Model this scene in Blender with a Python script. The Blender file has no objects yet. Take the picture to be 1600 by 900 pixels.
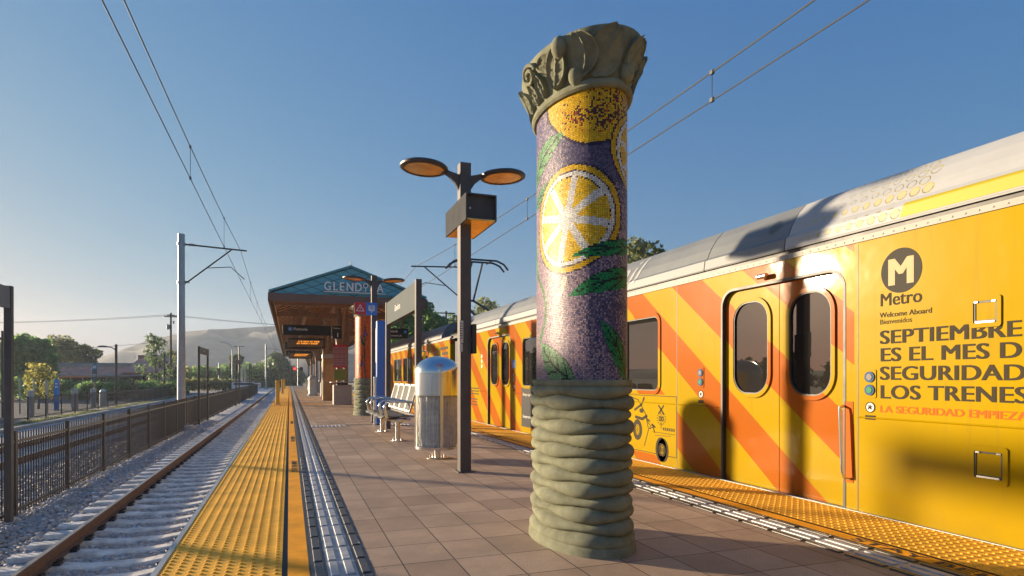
import bpy, bmesh, math, random
import numpy as np
from mathutils import Vector, Matrix
R = math.radians
rnd = random.Random(7)
sc = bpy.context.scene
COL = sc.collection

# ------------------------------------------------------------------ camera
FPX = 960.0
TH = math.atan(348 / FPX)
CT, ST = math.cos(TH), math.sin(TH)
EYE = 1.1
cam = bpy.data.cameras.new('camera')
cam.sensor_width = 36.0
cam.lens = 36.0 * FPX / 1600.0
cam.shift_y = 140 / 1600.0
cam.clip_start = 0.05
cam.clip_end = 8000
co = bpy.data.objects.new('camera', cam)
COL.objects.link(co)
co.location = (0, 0, EYE)
co.rotation_euler = (R(90), 0, -TH)
sc.camera = co

# ------------------------------------------------------------------ sky and sun
SUN_EL, SUN_AZ, AURA = 9.0, -46.0, 9.0         # azimuth measured from +Y, negative to the left
w = bpy.data.worlds.new('World')
sc.world = w
w.use_nodes = True
nt = w.node_tree
bg = nt.nodes['Background']
sky = nt.nodes.new('ShaderNodeTexSky')
sky.sky_type = 'NISHITA'
sky.sun_disc = False
sky.sun_elevation = R(SUN_EL)
sky.sun_rotation = R(SUN_AZ)
sky.air_density = 1.3
sky.dust_density = 1.2
sky.ozone_density = 3.0
# colour balance of the sky, channel by channel (gain * value ** power)
sep = nt.nodes.new('ShaderNodeSeparateColor'); cmb = nt.nodes.new('ShaderNodeCombineColor')
nt.links.new(sky.outputs['Color'], sep.inputs[0])
for i_, (gain, power) in enumerate(((.130, 1.06), (.345, .62), (.78, .28))):
    pw = nt.nodes.new('ShaderNodeMath'); pw.operation = 'POWER'; pw.inputs[1].default_value = power
    ml = nt.nodes.new('ShaderNodeMath'); ml.operation = 'MULTIPLY'; ml.inputs[1].default_value = gain
    nt.links.new(sep.outputs[i_], pw.inputs[0]); nt.links.new(pw.outputs[0], ml.inputs[0]); nt.links.new(ml.outputs[0], cmb.inputs[i_])
# hazy aureole round the sun
tc = nt.nodes.new('ShaderNodeTexCoord'); dt = nt.nodes.new('ShaderNodeVectorMath'); dt.operation = 'DOT_PRODUCT'
dt.inputs[1].default_value = (math.sin(R(SUN_AZ)) * math.cos(R(SUN_EL)), math.cos(R(SUN_AZ)) * math.cos(R(SUN_EL)), math.sin(R(SUN_EL)))
nt.links.new(tc.outputs['Generated'], dt.inputs[0])
m0 = nt.nodes.new('ShaderNodeMath'); m0.operation = 'MAXIMUM'; m0.inputs[1].default_value = 0; nt.links.new(dt.outputs['Value'], m0.inputs[0])
m1 = nt.nodes.new('ShaderNodeMath'); m1.operation = 'POWER'; m1.inputs[1].default_value = 110; nt.links.new(m0.outputs[0], m1.inputs[0])
sc1 = nt.nodes.new('ShaderNodeVectorMath'); sc1.operation = 'SCALE'; sc1.inputs[0].default_value = (AURA, AURA * .84, AURA * .60); nt.links.new(m1.outputs[0], sc1.inputs['Scale'])
ad = nt.nodes.new('ShaderNodeVectorMath'); ad.operation = 'ADD'; nt.links.new(cmb.outputs[0], ad.inputs[0]); nt.links.new(sc1.outputs['Vector'], ad.inputs[1])
nt.links.new(ad.outputs['Vector'], bg.inputs['Color'])
bg.inputs['Strength'].default_value = 0.12
sl = bpy.data.lights.new('sun', 'SUN')
sl.energy = 3.7
sl.angle = R(1.6)
sl.color = (1.0, 0.80, 0.55)
so = bpy.data.objects.new('sun', sl)
COL.objects.link(so)
sd = Vector((math.sin(R(SUN_AZ)) * math.cos(R(SUN_EL)), math.cos(R(SUN_AZ)) * math.cos(R(SUN_EL)), math.sin(R(SUN_EL))))
so.rotation_euler = (-sd).to_track_quat('-Z', 'Y').to_euler()
so.location = sd * 50
sc.view_settings.view_transform = 'Standard'
sc.view_settings.look = 'None'
sc.view_settings.exposure = 1.9
sc.view_settings.gamma = 1.0
sc.cycles.max_bounces = 8
sc.cycles.volume_bounces = 0
HAZE = 0.00048

# ------------------------------------------------------------------ helpers
def ray(px, py):
    u = (px - 800) / FPX
    return (u * CT + ST, -u * ST + CT, (590 - py) / FPX)
def G(px, py, z=0.0):               # pixel -> point on level z
    r = ray(px, py); t = (z - EYE) / r[2]
    return (r[0] * t, r[1] * t, z)
def at(px, py, d):                  # pixel and depth -> point
    r = ray(px, py)
    return (r[0] * d, r[1] * d, EYE + r[2] * d)

MATS = {}
def mat(name, col, rough=0.6, metal=0.0, var=0.18, scale=6.0, bump=0.0, bscale=60.0, coat=0.0, spec=0.5, emit=None, stretch=None, trans=0.0):
    if name in MATS: return MATS[name]
    m = bpy.data.materials.new(name); m.use_nodes = True
    n, l = m.node_tree.nodes, m.node_tree.links
    b = n['Principled BSDF']
    b.inputs['Roughness'].default_value = rough
    b.inputs['Metallic'].default_value = metal
    b.inputs['Specular IOR Level'].default_value = spec
    if coat:
        b.inputs['Coat Weight'].default_value = coat
        b.inputs['Coat Roughness'].default_value = 0.06
    pos = n.new('ShaderNodeNewGeometry')
    vec = pos.outputs['Position']
    if stretch:
        mp = n.new('ShaderNodeMapping'); mp.inputs['Scale'].default_value = stretch
        l.new(vec, mp.inputs['Vector']); vec = mp.outputs['Vector']
    if var:
        t = n.new('ShaderNodeTexNoise'); t.inputs['Scale'].default_value = scale; t.inputs['Detail'].default_value = 6; t.inputs['Roughness'].default_value = 0.65
        l.new(vec, t.inputs['Vector'])
        r = n.new('ShaderNodeMapRange')
        r.inputs['From Min'].default_value = 0.3; r.inputs['From Max'].default_value = 0.7
        r.inputs['To Min'].default_value = 1 - var; r.inputs['To Max'].default_value = 1 + var
        l.new(t.outputs['Fac'], r.inputs['Value'])
        mx = n.new('ShaderNodeVectorMath'); mx.operation = 'SCALE'
        mx.inputs[0].default_value = col[:3]
        l.new(r.outputs['Result'], mx.inputs['Scale'])
        l.new(mx.outputs['Vector'], b.inputs['Base Color'])
        r2 = n.new('ShaderNodeMapRange')
        r2.inputs['To Min'].default_value = max(0.02, rough - 0.1 * (rough > .2)); r2.inputs['To Max'].default_value = min(1, rough + 0.1)
        l.new(t.outputs['Fac'], r2.inputs['Value']); l.new(r2.outputs['Result'], b.inputs['Roughness'])
    else:
        b.inputs['Base Color'].default_value = (*col[:3], 1)
    if bump:
        t2 = n.new('ShaderNodeTexNoise'); t2.inputs['Scale'].default_value = bscale; t2.inputs['Detail'].default_value = 4
        l.new(vec, t2.inputs['Vector'])
        bp = n.new('ShaderNodeBump'); bp.inputs['Strength'].default_value = bump; bp.inputs['Distance'].default_value = 0.02
        l.new(t2.outputs['Fac'], bp.inputs['Height']); l.new(bp.outputs['Normal'], b.inputs['Normal'])
    if emit:
        b.inputs['Emission Color'].default_value = (*emit[:3], 1); b.inputs['Emission Strength'].default_value = emit[3]
    MATS[name] = m
    return m
def nodes_of(m): return m.node_tree.nodes, m.node_tree.links, m.node_tree.nodes['Principled BSDF']

class MB:
    def __init__(s): s.v = []; s.f = []; s.mi = []
    def add(s, vs, fs, mi=0):
        o = len(s.v); s.v += [tuple(v) for v in vs]; s.f += [tuple(i + o for i in f) for f in fs]; s.mi += [mi] * len(fs)
        return s
    def box(s, x0, x1, y0, y1, z0, z1, mi=0):
        v = [(x, y, z) for x in (x0, x1) for y in (y0, y1) for z in (z0, z1)]
        return s.add(v, [(0, 1, 3, 2), (4, 6, 7, 5), (0, 4, 5, 1), (2, 3, 7, 6), (0, 2, 6, 4), (1, 5, 7, 3)], mi)
    def bbox(s, x0, x1, y0, y1, z0, z1, b=0.01, mi=0):      # bevelled box
        bm = bmesh.new(); bmesh.ops.create_cube(bm, size=1)
        for v in bm.verts: v.co = ((x0 + x1) / 2 + v.co.x * (x1 - x0), (y0 + y1) / 2 + v.co.y * (y1 - y0), (z0 + z1) / 2 + v.co.z * (z1 - z0))
        bmesh.ops.bevel(bm, geom=list(bm.edges), offset=b, segments=2, affect='EDGES', profile=0.5)
        s.frombm(bm, mi); return s
    def frombm(s, bm, mi=0):
        bm.verts.ensure_lookup_table(); bm.verts.index_update()
        s.add([v.co[:] for v in bm.verts], [[v.index for v in f.verts] for f in bm.faces], mi); bm.free()
    def sheet(s, x0, x1, y0, y1, z, mi=0): return s.add([(x0, y0, z), (x1, y0, z), (x1, y1, z), (x0, y1, z)], [(0, 1, 2, 3)], mi)
    def tube(s, pts, r, n=8, cap=True, mi=0):
        pts = [Vector(p) for p in pts]; rs = r if isinstance(r, (list, tuple)) else [r] * len(pts)
        rings = []; up = None
        for i, p in enumerate(pts):
            d = ((pts[min(i + 1, len(pts) - 1)] - pts[max(i - 1, 0)])).normalized()
            if up is None: up = Vector((0, 0, 1)) if abs(d.z) < 0.9 else Vector((1, 0, 0))
            a = d.cross(up).normalized(); bb = a.cross(d).normalized(); up = bb
            rings.append([p + (a * math.cos(2 * math.pi * k / n) + bb * math.sin(2 * math.pi * k / n)) * rs[i] for k in range(n)])
        v = [q for rg in rings for q in rg]
        f = [(i * n + k, i * n + (k + 1) % n, (i + 1) * n + (k + 1) % n, (i + 1) * n + k) for i in range(len(pts) - 1) for k in range(n)]
        if cap: f += [tuple(range(n - 1, -1, -1)), tuple((len(pts) - 1) * n + k for k in range(n))]
        return s.add(v, f, mi)
    def bar(s, p, q, wd, ht, mi=0, up=(0, 0, 1)):           # box beam from p to q
        p, q = Vector(p), Vector(q); d = (q - p).normalized(); u = Vector(up)
        if abs(d.dot(u)) > .98: u = Vector((0, 1, 0))
        a = d.cross(u).normalized() * wd / 2; b = a.cross(d).normalized() * ht / 2
        v = [e + a * i + b * j for e in (p, q) for i, j in ((-1, -1), (1, -1), (1, 1), (-1, 1))]
        return s.add(v, [(3, 2, 1, 0), (4, 5, 6, 7), (0, 1, 5, 4), (1, 2, 6, 5), (2, 3, 7, 6), (3, 0, 4, 7)], mi)
    def lathe(s, prof, c, n=32, ax=1.0, ay=1.0, mi=0, close=True):
        v = [(c[0] + r * ax * math.cos(2 * math.pi * k / n), c[1] + r * ay * math.sin(2 * math.pi * k / n), c[2] + z) for r, z in prof for k in range(n)]
        f = [(i * n + k, i * n + (k + 1) % n, (i + 1) * n + (k + 1) % n, (i + 1) * n + k) for i in range(len(prof) - 1) for k in range(n)]
        if close: f += [tuple(range(n - 1, -1, -1)), tuple((len(prof) - 1) * n + k for k in range(n))]
        return s.add(v, f, mi)
    def prism(s, poly, fn, h0, h1, mi=0):                   # 2D polygon through fn(u, v, w)
        n = len(poly)
        v = [fn(a, b, h0) for a, b in poly] + [fn(a, b, h1) for a, b in poly]
        return s.add(v, [tuple(range(n - 1, -1, -1)), tuple(range(n, 2 * n))] + [(i, (i + 1) % n, n + (i + 1) % n, n + i) for i in range(n)], mi)
    def build(s, name, m, parent=None, smooth=False, fix=True):
        me = bpy.data.meshes.new(name)
        o = bpy.data.objects.new(name, me); COL.objects.link(o)
        off = Vector((0, 0, 0))
        p = parent
        while p is not None:
            off += p.location; p = p.parent
        me.from_pydata([(v[0] - off.x, v[1] - off.y, v[2] - off.z) for v in s.v], [], s.f)
        for mm in (m if isinstance(m, (list, tuple)) else [m]): me.materials.append(mm)
        if any(s.mi): me.polygons.foreach_set('material_index', s.mi)
        if fix:
            bm = bmesh.new(); bm.from_mesh(me); bmesh.ops.recalc_face_normals(bm, faces=bm.faces); bm.to_mesh(me); bm.free()
        if smooth:
            me.polygons.foreach_set('use_smooth', [True] * len(me.polygons))
            try: me.set_sharp_from_angle(angle=R(40))
            except Exception: pass
        if parent: o.parent = parent
        return o
def np_mesh(name, verts, faces, m, parent=None, smooth=False):
    # faces: (n,k) array
    me = bpy.data.meshes.new(name); nf, k = faces.shape
    off = np.zeros(3); p = parent
    while p is not None:
        off += np.array(p.location); p = p.parent
    me.vertices.add(len(verts)); me.vertices.foreach_set('co', (verts - off).astype(np.float32).ravel())
    me.loops.add(nf * k); me.loops.foreach_set('vertex_index', faces.astype(np.int32).ravel())
    me.polygons.add(nf); me.polygons.foreach_set('loop_start', np.arange(0, nf * k, k, dtype=np.int32))
    me.materials.append(m); me.update(calc_edges=True); me.validate()
    if smooth: me.polygons.foreach_set('use_smooth', [True] * len(me.polygons))
    o = bpy.data.objects.new(name, me); COL.objects.link(o)
    if parent: o.parent = parent
    return o
def tag(o, label, cat, group=None):
    o['label'] = label; o['category'] = cat
    if group: o['group'] = group
    return o
def thing(name, loc, label, cat, group=None):
    o = bpy.data.objects.new(name, None); COL.objects.link(o); o.location = loc
    o.empty_display_size = 0.2
    return tag(o, label, cat, group)
def setting(o, kind='structure'):
    o['kind'] = kind; return o
KIDS = {}
def dup(root, loc, label=None, group=None):
    def cp(o, parent):
        c = o.copy(); COL.objects.link(c)
        if parent: c.parent = parent
        for ch in o.children: cp(ch, c)
        return c
    r = cp(root, None); r.location = loc
    if label: r['label'] = label
    if group: r['group'] = group
    return r
def rrect(x0, x1, y0, y1, r, n=6):
    rs = r if isinstance(r, (list, tuple)) else [r] * 4       # bl, br, tr, tl
    out = []
    for (cx, cy, a0), q in zip(((x0, y0, 180), (x1, y0, 270), (x1, y1, 0), (x0, y1, 90)), rs):
        if q <= 0: out.append((cx, cy)); continue
        ccx = cx + (q if cx == x0 else -q); ccy = cy + (q if cy == y0 else -q)
        for k in range(n + 1):
            a = R(a0 + 90 * k / n); out.append((ccx + q * math.cos(a), ccy + q * math.sin(a)))
    return out
def circle(cx, cy, r, n=32, ry=None): return [(cx + r * math.cos(2 * math.pi * k / n), cy + (ry or r) * math.sin(2 * math.pi * k / n)) for k in range(n)]
def eval_curve(cu):
    o = bpy.data.objects.new('temporary', cu); COL.objects.link(o)
    dg = bpy.context.evaluated_depsgraph_get(); dg.update()
    me = bpy.data.meshes.new_from_object(o.evaluated_get(dg))
    v = [tuple(q.co) for q in me.vertices]; f = [tuple(p.vertices) for p in me.polygons]
    bpy.data.objects.remove(o); bpy.data.curves.remove(cu); bpy.data.meshes.remove(me)
    return v, f
def holed(mb, outer, holes, fn, w0, w1, mi=0):              # flat panel with holes, thickness w0..w1
    cu = bpy.data.curves.new('temporary', 'CURVE'); cu.dimensions = '2D'; cu.fill_mode = 'BOTH'; cu.extrude = abs(w1 - w0) / 2
    for pl in [outer] + list(holes):
        sp = cu.splines.new('POLY'); sp.points.add(len(pl) - 1); sp.use_cyclic_u = True
        for q, (a, b) in zip(sp.points, pl): q.co = (a, b, 0, 1)
    v, f = eval_curve(cu); c = (w0 + w1) / 2
    return mb.add([fn(a, b, z + c) for a, b, z in v], f, mi)
def text(mb, s, size, fn, x=0, y=0, depth=0.003, bold=0.0, align='LEFT', shear=0.0, sx=1.0, spacing=1.0, mi=0, w0=0.0):
    cu = bpy.data.curves.new('temporary', 'FONT'); cu.body = s; cu.size = size; cu.extrude = depth / 2; cu.offset = bold; cu.align_x = align
    cu.shear = shear; cu.space_character = spacing; cu.resolution_u = 4
    cu.offset = 0
    v, f = eval_curve(cu)
    for k, db in enumerate((0, -bold, bold, -bold / 2, bold / 2) if bold > 0 else (0,)):      # bold = overstruck copies, each a hair deeper
        mb.add([fn(x + a * sx + db, y + b, z + w0 + depth / 2 - .00025 * k) for a, b, z in v], f, mi)
    return mb
def facing_train(X): return lambda u, v, w: (X - w, -u, v)          # seen from -X; u = -Y
def facing_cam(Y): return lambda u, v, w: (u, Y - w, v)             # seen from -Y

# ------------------------------------------------------------------ materials
STEEL = mat('brushed steel', (0.70, 0.69, 0.67), 0.22, 1.0, 0.05, 30, stretch=(1, 1, 0.06))
STEELD = mat('dull steel', (0.42, 0.42, 0.42), 0.45, 0.9, 0.15, 12)
GALV = mat('galvanised steel', (0.40, 0.41, 0.42), 0.5, 0.7, 0.15, 5)
BROWN = mat('dark bronze paint', (0.060, 0.045, 0.038), 0.42, 0.0, 0.2, 8, spec=0.4)
BRONZE = mat('bronze post paint', (0.105, 0.093, 0.09), 0.45, 0.1, 0.15, 3, spec=.15)
BLACKM = mat('black paint', (0.02, 0.02, 0.021), 0.4, 0, 0.2, 10)
CONC = mat('light concrete', (0.42, 0.40, 0.36), 0.85, 0, 0.15, 3, bump=0.15, bscale=80)
TIE = mat('sleeper concrete', (0.68, 0.645, 0.59), 0.85, 0, 0.42, 4, bump=0.25, bscale=50)
RUST = mat('rusty rail', (0.17, 0.080, 0.042), 0.75, 0.1, 0.35, 14, bump=0.2, bscale=90)
RAILTOP = mat('worn rail head', (0.55, 0.42, 0.33), 0.35, 0.8, 0.15, 20)
YPAINT = mat('tactile yellow', (0.90, 0.46, 0.05), 0.7, 0, 0.2, 2.2, bump=0.06, bscale=160, spec=0.15)
OPAINT = mat('orange yellow strip', (0.88, 0.36, 0.02), 0.7, 0, 0.22, 3, bump=0.08, bscale=120, spec=0.12)
RUBBER = mat('black rubber joint', (0.03, 0.028, 0.027), 0.7, 0, 0.3, 30)
WHITEP = mat('white lettering', (0.66, 0.65, 0.62), 0.6, 0, 0.03, spec=0.15)
SIGNBLACK = mat('sign dark panel', (0.022, 0.023, 0.026), 0.5, 0, 0.1, spec=0.12)
WARMREFL = mat('painted warm reflection', (0.85, 0.45, 0.10), 0.2, 0.6, 0.35, 5)  # warm colour stands in for the sunlit platform reflected in it
BLUE = mat('blue enamel', (0.025, 0.17, 0.60), 0.35, 0, 0.06, 5, coat=0.3)
RED = mat('red enamel', (0.55, 0.02, 0.035), 0.4, 0, 0.05)
YBOL = mat('bollard yellow', (0.80, 0.46, 0.02), 0.45, 0, 0.1)
BARK = mat('bark', (0.10, 0.075, 0.055), 0.9, 0, 0.35, 8)
PALEWALL = mat('cream stucco', (0.48, 0.42, 0.33), 0.9, 0, 0.1, 2)
WIRE = mat('wire', (0.05, 0.048, 0.046), 0.6, 0.3, 0)

def leafmat(name, c1, c2, sc_=1.2):
    m = bpy.data.materials.new(name); m.use_nodes = True
    n, l, b = nodes_of(m)
    g = n.new('ShaderNodeNewGeometry'); t = n.new('ShaderNodeTexNoise'); t.inputs['Scale'].default_value = sc_; t.inputs['Detail'].default_value = 8
    l.new(g.outputs['Position'], t.inputs['Vector'])
    cr = n.new('ShaderNodeValToRGB'); cr.color_ramp.elements[0].position = 0.35; cr.color_ramp.elements[1].position = 0.66
    cr.color_ramp.elements[0].color = (*c1, 1); cr.color_ramp.elements[1].color = (*c2, 1)
    l.new(t.outputs['Fac'], cr.inputs['Fac']); l.new(cr.outputs['Color'], b.inputs['Base Color'])
    b.inputs['Roughness'].default_value = 0.55
    tr = n.new('ShaderNodeBsdfTranslucent'); l.new(cr.outputs['Color'], tr.inputs['Color'])
    mx = n.new('ShaderNodeMixShader'); mx.inputs[0].default_value = 0.6
    l.new(b.outputs[0], mx.inputs[1]); l.new(tr.outputs[0], mx.inputs[2]); l.new(mx.outputs[0], n['Material Output'].inputs['Surface'])
    return m
LEAF_G = leafmat('green leaves', (0.12, 0.23, 0.07), (0.26, 0.42, 0.14))
LEAF_D = leafmat('dark leaves', (0.06, 0.11, 0.045), (0.17, 0.25, 0.10))
LEAF_Y = leafmat('yellowing leaves', (0.22, 0.23, 0.06), (0.48, 0.43, 0.13))
LEAF_O = leafmat('olive leaves', (0.13, 0.155, 0.06), (0.33, 0.35, 0.15))

# paving tiles
TILE = bpy.data.materials.new('brown paving tiles'); TILE.use_nodes = True
n, l, b = nodes_of(TILE)
g = n.new('ShaderNodeNewGeometry'); mp = n.new('ShaderNodeMapping')
mp.inputs['Location'].default_value = (-0.63 + 0.313 * 9, -3.62 + 0.41 * 40, 0)
br = n.new('ShaderNodeTexBrick'); br.offset = 0; br.squash = 1
br.inputs['Scale'].default_value = 1; br.inputs['Brick Width'].default_value = 0.313; br.inputs['Row Height'].default_value = 0.41
br.inputs['Mortar Size'].default_value = 0.0042; br.inputs['Mortar Smooth'].default_value = 0.1; br.inputs['Bias'].default_value = 0
br.inputs['Color1'].default_value = (0.33, 0.225, 0.152, 1); br.inputs['Color2'].default_value = (0.47, 0.33, 0.226, 1); br.inputs['Mortar'].default_value = (0.07, 0.05, 0.042, 1)
l.new(g.outputs['Position'], mp.inputs['Vector']); l.new(mp.outputs['Vector'], br.inputs['Vector'])
t1 = n.new('ShaderNodeTexNoise'); t1.inputs['Scale'].default_value = 1.3; t1.inputs['Detail'].default_value = 8; t1.inputs['Roughness'].default_value = .7
t2 = n.new('ShaderNodeTexNoise'); t2.inputs['Scale'].default_value = 90; t2.inputs['Detail'].default_value = 3
l.new(g.outputs['Position'], t1.inputs['Vector']); l.new(g.outputs['Position'], t2.inputs['Vector'])
r1 = n.new('ShaderNodeMapRange'); r1.inputs['From Min'].default_value = .3; r1.inputs['From Max'].default_value = .7; r1.inputs['To Min'].default_value = .72; r1.inputs['To Max'].default_value = 1.22
r2 = n.new('ShaderNodeMapRange'); r2.inputs['From Min'].default_value = .3; r2.inputs['From Max'].default_value = .7; r2.inputs['To Min'].default_value = .88; r2.inputs['To Max'].default_value = 1.12
l.new(t1.outputs['Fac'], r1.inputs['Value']); l.new(t2.outputs['Fac'], r2.inputs['Value'])
mm = n.new('ShaderNodeMath'); mm.operation = 'MULTIPLY'; l.new(r1.outputs[0], mm.inputs[0]); l.new(r2.outputs[0], mm.inputs[1])
vs = n.new('ShaderNodeVectorMath'); vs.operation = 'SCALE'; l.new(br.outputs['Color'], vs.inputs[0]); l.new(mm.outputs[0], vs.inputs['Scale'])
vg = n.new('ShaderNodeTexVoronoi'); vg.inputs['Scale'].default_value = 2.6; l.new(g.outputs['Position'], vg.inputs['Vector'])      # dropped gum and drips
sg_ = n.new('ShaderNodeSeparateColor'); l.new(vg.outputs['Color'], sg_.inputs[0])
th_ = n.new('ShaderNodeMath'); th_.operation = 'MULTIPLY'; th_.inputs[1].default_value = .055; l.new(sg_.outputs[0], th_.inputs[0])
ls_ = n.new('ShaderNodeMath'); ls_.operation = 'LESS_THAN'; l.new(vg.outputs['Distance'], ls_.inputs[0]); l.new(th_.outputs[0], ls_.inputs[1])
lm_ = n.new('ShaderNodeMath'); lm_.operation = 'MULTIPLY'; lm_.inputs[1].default_value = .55; l.new(ls_.outputs[0], lm_.inputs[0])
t4 = n.new('ShaderNodeTexNoise'); t4.inputs['Scale'].default_value = .55; t4.inputs['Detail'].default_value = 9; t4.inputs['Roughness'].default_value = .75; l.new(g.outputs['Position'], t4.inputs['Vector'])
r4 = n.new('ShaderNodeMapRange'); r4.inputs['From Min'].default_value = .52; r4.inputs['From Max'].default_value = .72; r4.inputs['To Max'].default_value = .45; l.new(t4.outputs['Fac'], r4.inputs['Value'])
am_ = n.new('ShaderNodeMath'); am_.operation = 'MAXIMUM'; l.new(lm_.outputs[0], am_.inputs[0]); l.new(r4.outputs[0], am_.inputs[1])
st_ = n.new('ShaderNodeMix'); st_.data_type = 'RGBA'; st_.inputs['B'].default_value = (.085, .062, .05, 1); l.new(am_.outputs[0], st_.inputs['Factor']); l.new(vs.outputs[0], st_.inputs['A'])
l.new(st_.outputs['Result'], b.inputs['Base Color'])
rr = n.new('ShaderNodeMapRange'); rr.inputs['To Min'].default_value = .5; rr.inputs['To Max'].default_value = .75; b.inputs['Specular IOR Level'].default_value = .3; l.new(t1.outputs['Fac'], rr.inputs['Value']); l.new(rr.outputs[0], b.inputs['Roughness'])
iv = n.new('ShaderNodeMath'); iv.operation = 'MULTIPLY_ADD'; iv.inputs[1].default_value = -1; l.new(br.outputs['Fac'], iv.inputs[0])
sm = n.new('ShaderNodeMath'); sm.operation = 'MULTIPLY'; sm.inputs[1].default_value = .12; l.new(t2.outputs['Fac'], sm.inputs[0]); l.new(sm.outputs[0], iv.inputs[2])
bp = n.new('ShaderNodeBump'); bp.inputs['Strength'].default_value = 0.6; bp.inputs['Distance'].default_value = 0.004
l.new(iv.outputs[0], bp.inputs['Height']); l.new(bp.outputs[0], b.inputs['Normal'])

# ballast ground
BALL = bpy.data.materials.new('ballast gravel'); BALL.use_nodes = True
n, l, b = nodes_of(BALL)
g = n.new('ShaderNodeNewGeometry'); vo = n.new('ShaderNodeTexVoronoi'); vo.inputs['Scale'].default_value = 22
l.new(g.outputs['Position'], vo.inputs['Vector'])
cr = n.new('ShaderNodeValToRGB'); cr.color_ramp.elements[0].color = (0.30, 0.30, 0.315, 1); cr.color_ramp.elements[1].color = (0.62, 0.62, 0.63, 1)
sx_ = n.new('ShaderNodeSeparateColor'); l.new(vo.outputs['Color'], sx_.inputs[0]); l.new(sx_.outputs[0], cr.inputs['Fac'])
l.new(cr.outputs['Color'], b.inputs['Base Color']); b.inputs['Roughness'].default_value = .85
bp = n.new('ShaderNodeBump'); bp.inputs['Strength'].default_value = .6; bp.inputs['Distance'].default_value = .03; bp.invert = True
l.new(vo.outputs['Distance'], bp.inputs['Height']); l.new(bp.outputs[0], b.inputs['Normal'])

# ------------------------------------------------------------------ setting: ground, roads, hills
GZ = -1.30
YN, YF = -8.0, 88.0          # platform ends
GROUND = mat('dry earth', (0.16, 0.13, 0.09), 0.95, 0, 0.35, 0.15, bump=0.3, bscale=3)
o = MB().sheet(-960, 960, -960, 960, GZ).build('ground', GROUND); setting(o)
ASPH = mat('worn asphalt', (0.24, 0.235, 0.225), 0.9, 0, 0.25, 0.6, bump=0.2, bscale=60)
setting(MB().sheet(-60, -13.4, -10, 92, GZ + .05).build('parking_lot', ASPH))
setting(MB().sheet(-60, 60, 100, 118, GZ + .06).build('road', ASPH))
setting(MB().sheet(-11.2, -.60, -10, 170, -1.235).build('track_bed', BALL))
setting(MB().sheet(4.3, 9.5, -10, 170, -1.23).build('track_bed', BALL))
o = MB().bbox(-11.66, -11.34, -10, 90, GZ - .1, -1.10, .02).build('kerb', CONC); setting(o)
GRASSM = mat('verge earth', (0.12, 0.13, 0.05), 0.95, 0, 0.4, 1.2)
setting(MB().sheet(-13.35, -11.8, -10, 90, GZ + .06).build('verge', GRASSM))

# hills: one terrain with the ridge line of the photograph
def ridge(px, pts):
    for (a, b), (c, d) in zip(pts, pts[1:]):
        if a <= px <= c:
            t = (px - a) / (c - a); t = t * t * (3 - 2 * t) * .5 + t * .5; return b + (d - b) * t
    return pts[0][1] if px < pts[0][0] else pts[-1][1]
def fbm(x, y, sd=0):
    v = 0; a = 1
    for k in range(5):
        f = 2 ** k
        v += a * math.sin(x * f * 1.3 + sd + 1.7 * math.sin(y * f * .9 + k * 2.1 + sd)) * math.cos(y * f * 1.1 + 1.3 * math.sin(x * f * .7 + k) + sd)
        a *= .5
    return v
def terrain(name, rd, depth, pts, seed, label=None):
    v = []; f = []; NA, NR = 220, 26
    for i in range(NA):
        az = R(-75 + 165 * i / (NA - 1))
        rel = az - TH
        px = 800 + FPX * math.tan(max(-1.3, min(1.3, rel)))
        py = ridge(px, pts)
        d = rd * math.cos(max(-1.2, min(1.2, rel)))
        hz = EYE + (590 - py) / FPX * d - GZ
        for j in range(NR):
            t = j / (NR - 1); r = rd + depth * (t - .62)
            prof = max(0, math.sin(math.pi * min(1, t / 1.0) ** 1.25)) ** 1.1
            e = fbm(az * 9 + seed, t * 3 + seed, seed)
            e2 = abs(fbm(az * 22 + seed, t * 1.2, seed + 2))
            z = GZ - 1.5 + hz * prof * (1 + .03 * e - .20 * e2 * (1 - abs(t - .55) * 1.1) * (t < .6))
            v.append((r * math.sin(az), r * math.cos(az), z))
    for i in range(NA - 1):
        for j in range(NR - 1): f.append((i * NR + j, (i + 1) * NR + j, (i + 1) * NR + j + 1, i * NR + j + 1))
    o = MB().add(v, f).build(name, mat('hill scrub', (0.17, 0.155, 0.125), 0.95, 0, 0.45, 0.05), smooth=True)
    return setting(o)
terrain('hills', 640, 270, [(-600, 560), (0, 575), (110, 566), (160, 556), (200, 541), (245, 527), (300, 514), (345, 511), (420, 508), (520, 503), (600, 497), (720, 492), (900, 500), (1300, 520), (2200, 530)], 1.0)
terrain('hills', 400, 120, [(-600, 588), (250, 588), (350, 580), (385, 568), (430, 552), (500, 540), (600, 535), (760, 525), (900, 540), (1500, 550)], 4.0)

# haze
HM = bpy.data.materials.new('haze air'); HM.use_nodes = True
hn, hl = HM.node_tree.nodes, HM.node_tree.links
hn.remove(hn['Principled BSDF'])
pv = hn.new('ShaderNodeVolumePrincipled'); pv.inputs['Color'].default_value = (0.78, 0.87, 1.0, 1); pv.inputs['Density'].default_value = HAZE; pv.inputs['Anisotropy'].default_value = 0.2
hl.new(pv.outputs[0], hn['Material Output'].inputs['Volume'])
if HAZE > 0:
    o = MB().box(-1000, 1000, -1000, 1000, GZ - 3.5, 82).build('haze', HM); o['kind'] = 'stuff'

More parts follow.
